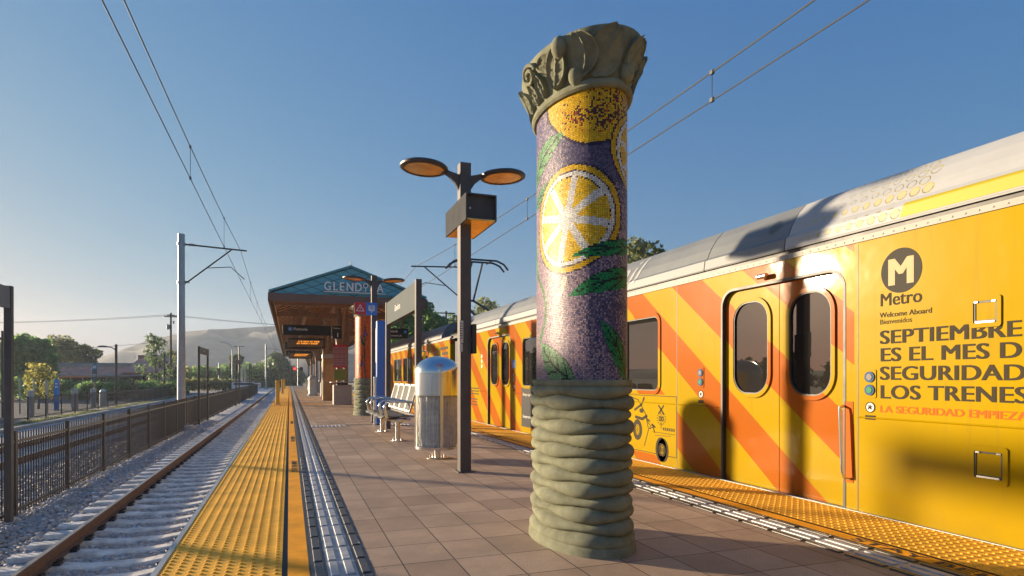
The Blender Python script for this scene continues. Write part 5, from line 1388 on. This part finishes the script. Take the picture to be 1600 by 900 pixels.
# crossing signal past the far end of the platform
root = thing('crossing_signal', (1.2, 96, -1.2), 'small railway crossing signal with a red lamp beyond the far platform end', 'signal')
MB().tube([(1.2, 96, -1.2), (1.2, 96, 4.2)], .07, 8).build('mast', GALV, root)
mb = MB(); mb.bar((.5, 95.9, 2.4), (1.9, 95.9, 2.4), .1, .1); mb.build('lamp_bar', BLACKM, root)
mb = MB(); mb.prism(circle(1.65, 2.4, .28, 20), facing_cam(95.85), 0, .02); mb.build('target_disc', BLACKM, root)
mb = MB(); mb.prism(circle(.75, 2.4, .28, 20), facing_cam(95.85), 0, .02); mb.build('target_disc', BLACKM, root)
mb = MB(); mb.prism(circle(.75, 2.4, .2, 20), facing_cam(95.8), 0, .04); mb.build('red_lamp', mat('red lamp', (.6, .02, .02), .4, 0, 0, emit=(1, .05, .04, .8)), root)

# ------------------------------------------------------------------ trees and shrubs
def leaves_np(clumps, N, size, seed, flat=.7):
    g_ = np.random.default_rng(seed)
    cl = np.array(clumps)                                # x y z rx ry rz weight
    wgt = cl[:, 3] * cl[:, 4] * cl[:, 5]; wgt = wgt ** .75; wgt /= wgt.sum()
    idx = g_.choice(len(cl), N, p=wgt); c = cl[idx]
    d = g_.standard_normal((N, 3)); d /= np.linalg.norm(d, axis=1)[:, None]
    r = (.45 + .6 * g_.random(N) ** .7)[:, None]
    P = c[:, :3] + d * r * c[:, 3:6]
    nrm = d * .6 + g_.standard_normal((N, 3)) * .7; nrm /= np.linalg.norm(nrm, axis=1)[:, None]
    a = np.cross(nrm, g_.standard_normal((N, 3))); a /= np.linalg.norm(a, axis=1)[:, None]; b_ = np.cross(nrm, a)
    s = size * (.6 + .8 * g_.random((N, 1)))
    V = np.stack([P - a * s, P + b_ * s * .55, P + a * s, P - b_ * s * .55], 1).reshape(-1, 3)
    return V, np.arange(4 * N).reshape(-1, 4)
def tree(name, label, x, y, zb, h, rx, trunk, N, leaf, m, seed, shape='round', group=None, cat='tree', tr=None, nc=None):
    q = random.Random(seed); root = thing(name, (x, y, zb), label, cat, group)
    cl = []; limbs = MB(); ch = h - trunk; tr = tr or h * .022
    top = (x + q.uniform(-.05, .05) * h, y, zb + trunk + ch * .55)
    limbs.tube([(x, y, zb - .1), (x + q.uniform(-.02, .02) * h, y, zb + trunk * .5), (x + q.uniform(-.03, .03) * h, y, zb + trunk), top], [tr * 1.3, tr, tr * .85, tr * .25], 8)
    nc = nc or (26 if shape != 'cone' else 30)
    for k in range(nc):
        u = (k + .5) / nc
        if shape == 'cone': zz = zb + trunk + ch * u; rr = rx * (1 - u) ** .8 * .75; cs = .16 * rx + .28 * rx * (1 - u)
        elif shape == 'tall': zz = zb + trunk + ch * u; rr = rx * .75 * math.sin(math.pi * (.12 + .8 * u)); cs = rx * .34
        else: zz = zb + trunk + ch * (.1 + .84 * u); rr = rx * .80 * math.sqrt(max(.05, 1 - (2 * u - .85) ** 2 / 1.4)); cs = rx * .33
        a = k * 2.4 + q.uniform(-.5, .5); rr *= q.uniform(.45, 1.05)
        p = (x + rr * math.cos(a), y + rr * math.sin(a), zz)
        s_ = cs * q.uniform(.65, 1.25); cl.append((*p, s_, s_, s_ * .75))
        if k % 2 == 0 and shape != 'cone':
            st = (x, y, zb + trunk + (zz - zb - trunk) * .35)
            limbs.tube([st, ((st[0] + p[0]) / 2, (st[1] + p[1]) / 2, (st[2] + p[2]) / 2 + .03 * h), p], [tr * .4, tr * .28, tr * .1], 5)
    limbs.build('trunk', BARK, root, smooth=True)
    V, F = leaves_np(cl, N, leaf, seed); np_mesh('crown', V, F, m, root)
    return root
def shrub(name, label, x, y, zb, w_, d_, h, N, leaf, m, seed, group=None):
    q = random.Random(seed); root = thing(name, (x, y, zb), label, 'shrub', group)
    cl = [(x + q.uniform(-.5, .5) * w_, y + q.uniform(-.4, .4) * d_, zb + h * q.uniform(.25, .8), w_ * .16 + h * .18, d_ * .3, h * q.uniform(.22, .34)) for k in range(int(8 + w_ * 1.5))]
    V, F = leaves_np(cl, N, leaf, seed); np_mesh('foliage', V, F, m, root)
    mb = MB()
    for k in range(5):
        a = x + q.uniform(-.35, .35) * w_; mb.tube([(x + q.uniform(-.2, .2) * w_, y, zb - .05), (a, y, zb + h * .6)], [.04, .015], 5)
    mb.build('stems', BARK, root)
    return root
def gx(px, d): p = at(px, 590, d); return p[0], p[1]
def hz_(py, d): return EYE + (590 - py) / FPX * d - GZ          # height above the ground that reaches picture row py
T = [  # px, depth, top row, radius, trunk, N, leaf, mat, shape, label
 (42, 74, 526, 3.9, 1.6, 5200, .30, LEAF_G, 'round', 'broad bright green tree at the far left, left of the red roof'),
 (60, 46, 566, 1.35, .8, 900, .12, LEAF_Y, 'round', 'small yellow leaved tree standing in front of the broad green tree'),
 (92, 100, 527, 3.3, 3.2, 3000, .26, LEAF_O, 'round', 'olive tree with airy crown above the left end of the red roof'),
 (128, 104, 535, 3.2, 3.0, 2600, .26, LEAF_D, 'round', 'dark open crowned tree behind the red roof'),
 (8, 80, 540, 2.8, 1.5, 2400, .28, LEAF_G, 'round', 'green tree half hidden by the big sign post at the left edge'),
 (243, 78, 526, 2.5, 1.2, 800, .22, LEAF_D, 'tall', 'thin tall tree with sparse leaves beside the wooden utility pole'),
 (273, 84, 548, 1.8, 1.0, 600, .22, LEAF_O, 'tall', 'smaller sparse tree between the utility pole and the catenary pole'),
 (432, 150, 555, 7.0, 1.0, 4800, .50, LEAF_D, 'cone', 'dark pointed conifer rising by the left edge of the canopy'),
]
for i, (px, d, tp, r, trk, N, lf, m, shp, lab) in enumerate(T):
    x, y = gx(px, d); tree('tree', lab, x, y, GZ, hz_(tp, d), r, trk, N, lf, m, 20 + i, shp, nc=(13 if i in (1, 3, 5, 6) else None))
gt = 'row of trees beyond the road on the left'
k = 0
for px, d, tp, r, m in ((296, 130, 577, 4.0, LEAF_O), (318, 128, 574, 3.6, LEAF_G), (338, 140, 576, 4.4, LEAF_O), (356, 138, 574, 4.0, LEAF_G), (374, 150, 572, 4.4, LEAF_D), (392, 145, 571, 4.5, LEAF_G), (410, 155, 569, 5.0, LEAF_D), (282, 132, 580, 3.6, LEAF_G)):
    x, y = gx(px, d); tree('tree', 'low rounded tree in the distant row beyond the road, left of the conifer', x, y, GZ, hz_(tp, d), r, .5, 1500, .34, m, 60 + k, 'round', gt); k += 1
# trees past the left edge of the picture, seen as reflections in the train windows
for i, (az_, d_, h_, r_) in enumerate(((-30, 64, 4.4, 3.2), (-34, 60, 3.9, 2.8), (-38, 66, 4.6, 3.6), (-43, 62, 3.6, 3.0), (-48, 66, 4.3, 3.4), (-53, 62, 4.4, 3.2), (-59, 60, 4.2, 3.2), (-66, 56, 4.4, 3.4))):
    tree('tree', 'low dark tree past the left edge, mirrored in the train door windows', d_ * math.sin(R(az_)), d_ * math.cos(R(az_)), GZ, h_, r_, .6, 1500, .34, LEAF_D, 200 + i, 'round', 'trees mirrored in the train windows')
for i, (az_, d_, h_) in enumerate(((-37, 45, 5.2), (-44.0, 48, 4.6))):
    x, y = d_ * math.sin(R(az_)), d_ * math.cos(R(az_)); o = MB().tube([(x, y, GZ), (x, y, GZ + h_)], .07, 8).build('lamp_pole', BROWN); tag(o, 'slim pole past the left edge, mirrored in the train door windows', 'pole', 'poles mirrored in the train windows')
# palm
x, y = gx(369, 140); root = thing('palm_tree', (x, y, GZ), 'small distant palm with shaggy round head above the tree row', 'tree')
H_ = hz_(562, 140); MB().tube([(x, y, GZ), (x + .1, y, GZ + H_)], [.3, .2], 8).build('trunk', BARK, root)
V, F = leaves_np([(x, y, GZ + H_, 1.5, 1.5, 1.2), (x, y, GZ + H_ - 1.4, .9, .9, 1.0)], 700, .45, 5); np_mesh('crown', V, F, LEAF_D, root)
# behind the train
for i, (px, d, tp, r, trk, N, lf, m, lab) in enumerate((
 (646, 52, 462, 2.9, 1.5, 7000, .20, LEAF_G, 'large green tree rising behind the train, beside the station name sign'),
 (688, 88, 492, 3.4, 2, 1800, .28, LEAF_O, 'small olive tree behind the train roof, left of the lamp post'),
 (712, 84, 488, 2.2, 2, 1400, .22, LEAF_D, 'dark sparse tree behind the train roof, right behind the near lamp post'),
 (762, 58, 462, 2.3, 2, 2600, .19, LEAF_O, 'brownish green tree top showing over the train just right of the near lamp post'),
 (1000, 36, 372, 2.3, 3, 4200, .15, LEAF_O, 'brownish green tree top showing over the train right of the lemon column'))):
    x, y = gx(px, d); tree('tree', lab, x, y, GZ, hz_(tp, d), r, trk, N, lf, m, 90 + i)
root_x, root_y = gx(697, 80); root = thing('utility_pole', (root_x, root_y, GZ), 'dark wooden utility pole with two crossarms behind the train', 'utility pole')
h = hz_(486, 80); MB().tube([(root_x, root_y, GZ), (root_x, root_y, GZ + h)], [.18, .13], 8).build('mast', BARK, root)
mb = MB(); mb.box(root_x - 1.2, root_x + 1.2, root_y - .07, root_y + .07, GZ + h - .35, GZ + h - .2); mb.box(root_x - 1.0, root_x + 1.0, root_y - .07, root_y + .07, GZ + h - 1.3, GZ + h - 1.15); mb.build('crossarm', BARK, root)
# hedge and shrubs in front of the building
gsx = 'shrubs along the back of the parking lot'
for k, (px, d, w_, h, m) in enumerate(((20, 62, 5, 2.6, LEAF_G), (70, 66, 5, 2.3, LEAF_G), (112, 66, 5, 2.0, LEAF_G), (140, 64, 4, 2.0, LEAF_G), (165, 66, 5, 2.0, LEAF_O), (195, 70, 5.5, 2.0, LEAF_G), (222, 72, 4.5, 2.1, LEAF_O), (250, 74, 4.5, 2.0, LEAF_G))):
    x, y = gx(px, d); shrub('shrub', 'dense green shrub in the hedge before the red roofed building', x, y, GZ, w_, 2.2, h, 2400, .15, m, 130 + k, gsx)
for k, (px, d, w_, h) in enumerate(((36, 20.5, 2.2, .75), (70, 24, 2.6, .8), (90, 27, 2.4, .7))):
    x, y = gx(px, d); shrub('shrub', 'low clipped bush seen through the farther fence', min(x, -13.9), y, GZ, w_, 1.0, h, 1500, .07, LEAF_O, 150 + k, 'low bushes behind the farther fence')
for k in range(5):
    x, y = gx(284 + 16 * k, 110); shrub('shrub', 'yellow green roadside bush beyond the fences', x, y, GZ, 4, 1.5, 2.2, 900, .2, LEAF_Y if k % 2 else LEAF_O, 160 + k, 'roadside bushes')
# grass on the verge
g_ = np.random.default_rng(11); N = 9000
gx_ = -13.2 + 1.3 * g_.random(N); gy = 10 + 75 * g_.random(N) ** 1.3; a = g_.random(N) * 6.28; hh = .05 + .12 * g_.random(N)
keep = np.sin(gx_ * 3 + gy * .7) + np.sin(gy * .31) > -.4; gx_, gy, a, hh = gx_[keep], gy[keep], a[keep], hh[keep]; N = len(gx_)
V = np.stack([np.stack([gx_ - .015 * np.cos(a), gy - .015 * np.sin(a), np.full(N, GZ + .06)], -1), np.stack([gx_ + .015 * np.cos(a), gy + .015 * np.sin(a), np.full(N, GZ + .06)], -1), np.stack([gx_ + .05 * np.sin(a), gy + .05 * np.cos(a), GZ + .06 + hh], -1)], 1).reshape(-1, 3)
o = np_mesh('verge_grass', V, np.arange(3 * N).reshape(-1, 3), LEAF_O); setting(o, 'stuff')

# ------------------------------------------------------------------ red roofed building
TERRA = mat('red roof tiles', (0.86, 0.34, 0.24), .95, 0, .25, 1.2)
def tiled(m):
    n, l, b = nodes_of(m); g = n.new('ShaderNodeNewGeometry'); wv = n.new('ShaderNodeTexWave'); wv.inputs['Scale'].default_value = 1.1; wv.bands_direction = 'X'; l.new(g.outputs['Position'], wv.inputs['Vector'])
    bp = n.new('ShaderNodeBump'); bp.inputs['Distance'].default_value = .04; bp.inputs['Strength'].default_value = .5; l.new(wv.outputs['Fac'], bp.inputs['Height']); l.new(bp.outputs[0], b.inputs['Normal'])
tiled(TERRA)
D = 84
xa, ya = gx(66, D); xb, yb = gx(226, D); Yb = (ya + yb) / 2; xa = at(66, 590, 1)[0] / at(66, 590, 1)[1] * Yb; xb = at(226, 590, 1)[0] / at(226, 590, 1)[1] * Yb
def zrow(py, d=D): return EYE + (590 - py) / FPX * d
bl = thing('depot_building', ((xa + xb) / 2, Yb, GZ), 'long cream building with red tiled roofs and a pale flat parapet, behind the hedge', 'building')
MB().box(xa + .5, xb - .5, Yb, Yb + 9, GZ, zrow(583)).build('wall', PALEWALL, bl)
mb = MB(); mb.add([(xa, Yb - .9, zrow(586)), (xb, Yb - .9, zrow(586)), (xb - .6, Yb + 1.6, zrow(571.5)), (xa + 1.2, Yb + 1.6, zrow(573)), (xa, Yb - .9, zrow(587)), (xb, Yb - .9, zrow(587))], [(0, 1, 2, 3), (4, 5, 1, 0)]); rf = mb.build('tiled_roof', TERRA, bl)
MB().box(xa - .05, xb + .05, Yb - 1.0, Yb - .9, zrow(587.5), zrow(586)).build('gutter', mat('pale gutter', (.45, .46, .48), .5), rf)
MB().box(xa + 1.2, xb - .6, Yb + 1.6, Yb + 8, zrow(573), zrow(568.5)).build('parapet', mat('parapet render', (.52, .49, .42), .8), bl)
MB().box(xa + 1.0, xb - .4, Yb + 1.4, Yb + 8.2, zrow(568.5), zrow(566.5)).build('parapet_cap', mat('blue grey coping', (.30, .34, .40), .5), bl)
mb = MB()
for k in range(6):
    x = xa + 2.5 + (xb - xa - 5) * k / 5; mb.box(x - .6, x + .6, Yb - .03, Yb, GZ + 1.0, zrow(590))
mb.build('window_row', GASK, bl)
Y2 = Yb - 1.0; r0 = at(188, 590, 1); r1 = at(266, 590, 1); x0_, x1_ = r0[0] / r0[1] * Y2, r1[0] / r1[1] * Y2
b2 = thing('hip_roof_building', ((x0_ + x1_) / 2, Y2, GZ), 'cream house with steep red hip roof and a chimney, right of the long roof', 'building')
MB().box(x0_ + 1, x1_ - 1.2, Y2 + 1, Y2 + 9, GZ, zrow(583)).build('wall', PALEWALL, b2)
xm = x0_ + (x1_ - x0_) * .30
mb = MB(); ez = zrow(582); rz_ = zrow(553)
mb.add([(x0_, Y2, ez), (x1_, Y2, ez), (x1_, Y2 + 10, ez), (x0_, Y2 + 10, ez), (xm, Y2 + 5, rz_), (xm + 2.4, Y2 + 5, rz_ - .1)], [(0, 1, 5, 4), (1, 2, 5), (2, 3, 4, 5), (3, 0, 4)]); rf = mb.build('roof', TERRA, b2)
MB().box(x0_ + 1.3, x0_ + 2.1, Y2 + 4, Y2 + 4.8, zrow(575), zrow(553)).build('chimney', mat('brick chimney', (.30, .15, .10), .9), rf)
MB().box(xm + .8, xm + 4.2, Y2 + 5.2, Y2 + 7.5, zrow(568), zrow(554.5)).build('roof_vent', GALV, rf)
mb = MB()
for k in range(3): x = x0_ + 3 + k * (x1_ - x0_ - 6) / 2; mb.box(x - .5, x + .5, Y2 + .96, Y2 + 1, GZ + 1, zrow(588))
mb.build('window_row', GASK, b2)

# ------------------------------------------------------------------ utility pole with wires, lamps, signals
ux, uy = gx(267, 80)
root = thing('utility_pole', (ux, uy, GZ), 'tall wooden utility pole with transformer and crossarms left of the catenary pole', 'utility pole')
h = hz_(489, 80); MB().tube([(ux, uy, GZ), (ux, uy, GZ + h)], [.17, .11], 8).build('mast', BARK, root)
mb = MB(); mb.box(ux - .75, ux + .75, uy - .06, uy + .06, GZ + h - .55, GZ + h - .42); mb.box(ux - .5, ux + .5, uy - .06, uy + .06, GZ + h - .32, GZ + h - .22)
for k in (-.7, -.35, .35, .7): mb.lathe([(.04, 0), (.05, .08), (.02, .16)], (ux + k, uy, GZ + h - .42), 6)
mb.build('crossarm', BARK, root)
mb = MB(); mb.lathe([(.18, 0), (.2, .1), (.2, .55), (.15, .65)], (ux - .32, uy, GZ + h - 2.15), 12); mb.lathe([(.1, 0), (.12, .3), (.05, .4)], (ux + .3, uy, GZ + h - 1.4), 10); mb.build('transformer', GALV, root)
root = thing('power_line', (ux, uy, GZ + h), 'thin dark power lines crossing the whole sky at the utility pole', 'power line')
mb = MB()
def cable(p, q_, sag, r=.018):
    mb.tube([(p[0] + (q_[0] - p[0]) * t / 16, p[1] + (q_[1] - p[1]) * t / 16, p[2] + (q_[2] - p[2]) * t / 16 - sag * 4 * (t / 16) * (1 - t / 16)) for t in range(17)], r, 4)
for dz, dx in ((-.28, -.7), (-.28, .7)):
    l_ = at(-220, 500, 84); r_ = at(760, 508, 92)
    cable((l_[0] + dx, l_[1], l_[2] + dz), (ux + dx, uy, GZ + h + dz), .5); cable((ux + dx, uy, GZ + h + dz), (r_[0] + dx, r_[1], r_[2] + dz), .9)
mb.build('upper_cable', WIRE, root)
mb = MB(); l_ = at(-120, 548, 84); cable(l_, (ux, uy, GZ + h - 3.6), .6, .022); mb.build('lower_cable', WIRE, root)
gl = 'street lamps in the parking lot'
def lot_lamp(px, d, tp, dirx, label):
    x, y = gx(px, d); h = hz_(tp, d); root = thing('street_lamp', (x, y, GZ), label, 'street lamp', gl)
    MB().bbox(x - .09, x + .09, y - .09, y + .09, GZ, GZ + h, .01).build('pole', BROWN, root)
    mb = MB(); mb.tube([(x, y, GZ + h - .55), (x + dirx * .35, y, GZ + h - .28), (x + dirx * .7, y, GZ + h - .22)], .05, 6); mb.build('arm', BROWN, root)
    mb = MB(); mb.lathe([(.001, .12), (.3, .09), (.42, .0), (.3, -.04), (.001, -.04)], (x + dirx * 1.0, y, GZ + h - .24), 16, 1.15, .8); mb.build('lamp_head', BROWN, root, smooth=True)
    return root
lot_lamp(181.5, 55, 538, -1, 'nearest brown street lamp in the parking lot, in front of the red roof')
lot_lamp(257, 74, 553, -1, 'brown street lamp standing before the right end of the red roofed house')
lot_lamp(5.5, 36, 517, -1, 'brown street lamp at the left edge, half behind the big sign post')
lot_lamp(249, 90, 566, -1, 'small farther street lamp left of the utility pole')
lot_lamp(149, 70, 555, -1, 'short street lamp rising behind the square parking sign')
# square parking sign, blue marker, white posts, kiosk boxes
x, y = gx(148, 49); root = thing('parking_sign', (x, y, GZ), 'dark parking lot sign with a blue top on a post beside the nearest street lamp', 'sign')
z0, z1 = EYE + (590 - 597) / FPX * 49, EYE + (590 - 569) / FPX * 49
MB().tube([(x, y, GZ), (x, y, z1)], .05, 8).build('post', BROWN, root)
MB().bbox(x - .17, x + .17, y - .09, y - .05, z0, z1, .01).build('panel', mat('sign slate', (.08, .10, .13), .5), root)
MB().box(x - .165, x + .165, y - .095, y - .091, z1 - .42, z1 - .02).build('blue_field', mat('sign blue', (.05, .27, .42), .5), root)
mb = MB(); mb.box(x - .10, x + .10, y - .098, y - .0955, z1 - .33, z1 - .12); mb.box(x - .12, x + .12, y - .098, y - .0915, z0 + .55, z0 + .62); mb.box(x - .12, x + .06, y - .098, y - .0915, z0 + .45, z0 + .49); mb.build('pale_marks', WHITEP, root)
x, y = gx(89, 44); root = thing('blue_marker', (x, y, GZ), 'upright blue marker post with a rounded top in the parking lot', 'sign'); zt_ = EYE + (590 - 592) / FPX * 44
mb = MB(); mb.prism(rrect(x - .15, x + .15, GZ, zt_, [.01, .01, .14, .14]), facing_cam(y), 0, .10); mb.build('panel', mat('marker blue', (.03, .22, .62), .4), root)
mb = MB(); mb.box(x - .09, x + .09, y - .1035, y - .1005, zt_ - .62, zt_ - .5); mb.box(x - .09, x + .09, y - .1035, y - .1005, zt_ - .4, zt_ - .3); mb.build('pale_marks', WHITEP, root)
gw = 'pale posts in the parking lot'
for k, (px, tp, wd) in enumerate(((31, 590, .07), (53, 592, .07), (73, 594, .14))):
    x, y = gx(px, 40); o = MB().bbox(x - wd / 2, x + wd / 2, y - wd / 2, y + wd / 2, GZ, EYE + (590 - tp) / FPX * 40, .01).build('pale_post', GALV if k < 2 else PALEWALL); tag(o, ('thin pale post at the left of the parking lot', 'thin pale post right of the leftmost one, by a meter box', 'thicker tan post beside the blue marker')[k], 'post', gw)
for k, (px, w_) in enumerate(((117, .32), (146, .30), (161, .5), (48, .22))):
    d = (44.5, 48.5, 51, 37)[k]; x, y = gx(px, d); lab = ('grey utility cabinet right of the blue marker', 'grey utility cabinet below the parking sign', 'rounded white cover standing just behind the fence', 'narrow white meter box by the pale posts')[k]
    root = thing('utility_cabinet', (x, y, GZ), lab, 'cabinet')
    zt_ = EYE + (590 - (608 if k != 3 else 611)) / FPX * d
    if k == 2:
        mb = MB(); mb.lathe([(w_ / 2, 0), (w_ / 2, zt_ - GZ - .25), (w_ * .42, zt_ - GZ - .1), (w_ * .2, zt_ - GZ), (.01, zt_ - GZ + .02)], (x, y, GZ), 16); mb.build('body', mat('cover white', (.62, .62, .60), .5), root, smooth=True)
    else:
        MB().bbox(x - w_ / 2, x + w_ / 2, y - .2, y + .2, GZ, zt_, .02).build('body', GALV, root); MB().box(x - w_ / 2 - .02, x + w_ / 2 + .02, y - .22, y + .22, zt_, zt_ + .04).build('lid', WHITEP, root)
# traffic signals and tall lamps at the road
x, y = gx(342, 120); root = thing('traffic_signal', (x, y, GZ), 'black traffic signal on a short pole before the distant trees', 'traffic signal'); h = hz_(566, 120)
MB().tube([(x, y, GZ), (x, y, GZ + h), (x - .6, y, GZ + h)], .1, 8).build('pole', GALV, root); MB().bbox(x - .3, x + .3, y - .35, y - .1, GZ + h * .52, GZ + h * .78, .03).build('signal_head', BLACKM, root)
x, y = gx(363, 122); root = thing('street_lamp', (x, y, GZ), 'tall galvanised street lamp with curved arm over the distant road', 'street lamp'); h = hz_(535, 122)
MB().tube([(x, y, GZ), (x, y, GZ + h * .8), (x - .25, y, GZ + h * .93), (x - 1.1, y, GZ + h), (x - 1.9, y, GZ + h)], [.14, .11, .1, .08, .08], 8).build('pole', GALV, root, smooth=True)
MB().bbox(x - 2.3, x - 1.7, y - .15, y + .15, GZ + h - .06, GZ + h + .1, .03).build('lamp_head', GALV, root); MB().bbox(x - .55, x - .15, y - .3, y - .1, GZ + h * .42, GZ + h * .56, .02).build('signal_head', BLACKM, root)
x, y = gx(373.5, 126); root = thing('street_lamp', (x, y, GZ), 'dark distant lamp pole with a straight double headed bar', 'street lamp'); h = hz_(541, 126)
MB().tube([(x, y, GZ), (x, y, GZ + h)], .12, 8).build('pole', BROWN, root); mb = MB(); mb.box(x - .75, x + .75, y - .06, y + .06, GZ + h - .1, GZ + h); mb.build('arm', BROWN, root)
for s in (-1, 1): MB().bbox(x + s * .75 - .25, x + s * .75 + .25, y - .15, y + .15, GZ + h - .12, GZ + h + .02, .02).build('lamp_head', BROWN, root)
x, y = gx(404, 118); root = thing('road_sign', (x, y, GZ), 'small white road sign with red words beside the far catenary pole', 'sign')
MB().tube([(x, y, GZ), (x, y, .4)], .05, 6).build('post', GALV, root); MB().box(x - .42, x + .42, y - .08, y - .05, -.7, .1).build('panel', WHITEP, root); MB().box(x - .28, x + .28, y - .085, y - .081, -.4, -.2).build('red_mark', RED, root)
# white vehicles on the distant road
def van(px, d, L, hgt, label):
    x, y = gx(px, d); root = thing('parked_van', (x, y, GZ), label, 'van')
    prof = [(-L / 2, .35), (L / 2, .35), (L / 2, .9), (L / 2 - .25, 1.1), (L / 2 - .95, hgt), (-L / 2 + .08, hgt), (-L / 2, hgt - .15)]
    mb = MB(); mb.prism(prof, lambda u, v, w_: (x + u, y + w_, GZ + v), -.95, .95); mb.build('body', mat('van white', (.62, .63, .64), .35, 0, .03), root)
    mb = MB(); mb.prism([(L / 2 - .5, 1.12), (L / 2 - .98, hgt - .12), (-L / 2 + .3, hgt - .12), (-L / 2 + .3, 1.12)], lambda u, v, w_: (x + u, y - .95 - w_, GZ + v), .001, .02); mb.build('side_window', GASK, root)
    for s in (-1, 1):
        for yy in (-.9, .9): mb = MB(); mb.tube([(x + s * L * .31, y + yy - .12, GZ + .36), (x + s * L * .31, y + yy + .12, GZ + .36)], .36, 14); mb.build('wheel', UNDER, root)
van(364, 112, 4.6, 2.0, 'white van on the distant road below the curved street lamp'); van(384, 108, 4.4, 1.6, 'white car on the distant road right of the van')
for k, px in enumerate((383, 378)):
    x, y = gx(px, 114); o = MB().bbox(x - .18, x + .18, y - .18, y + .18, GZ, hz_(572 + 4 * k, 114) + GZ, .03).build('pale_gate_post', PALEWALL); tag(o, ('taller pale pillar beyond the fence end', 'shorter pale pillar beyond the fence end')[k], 'pillar')
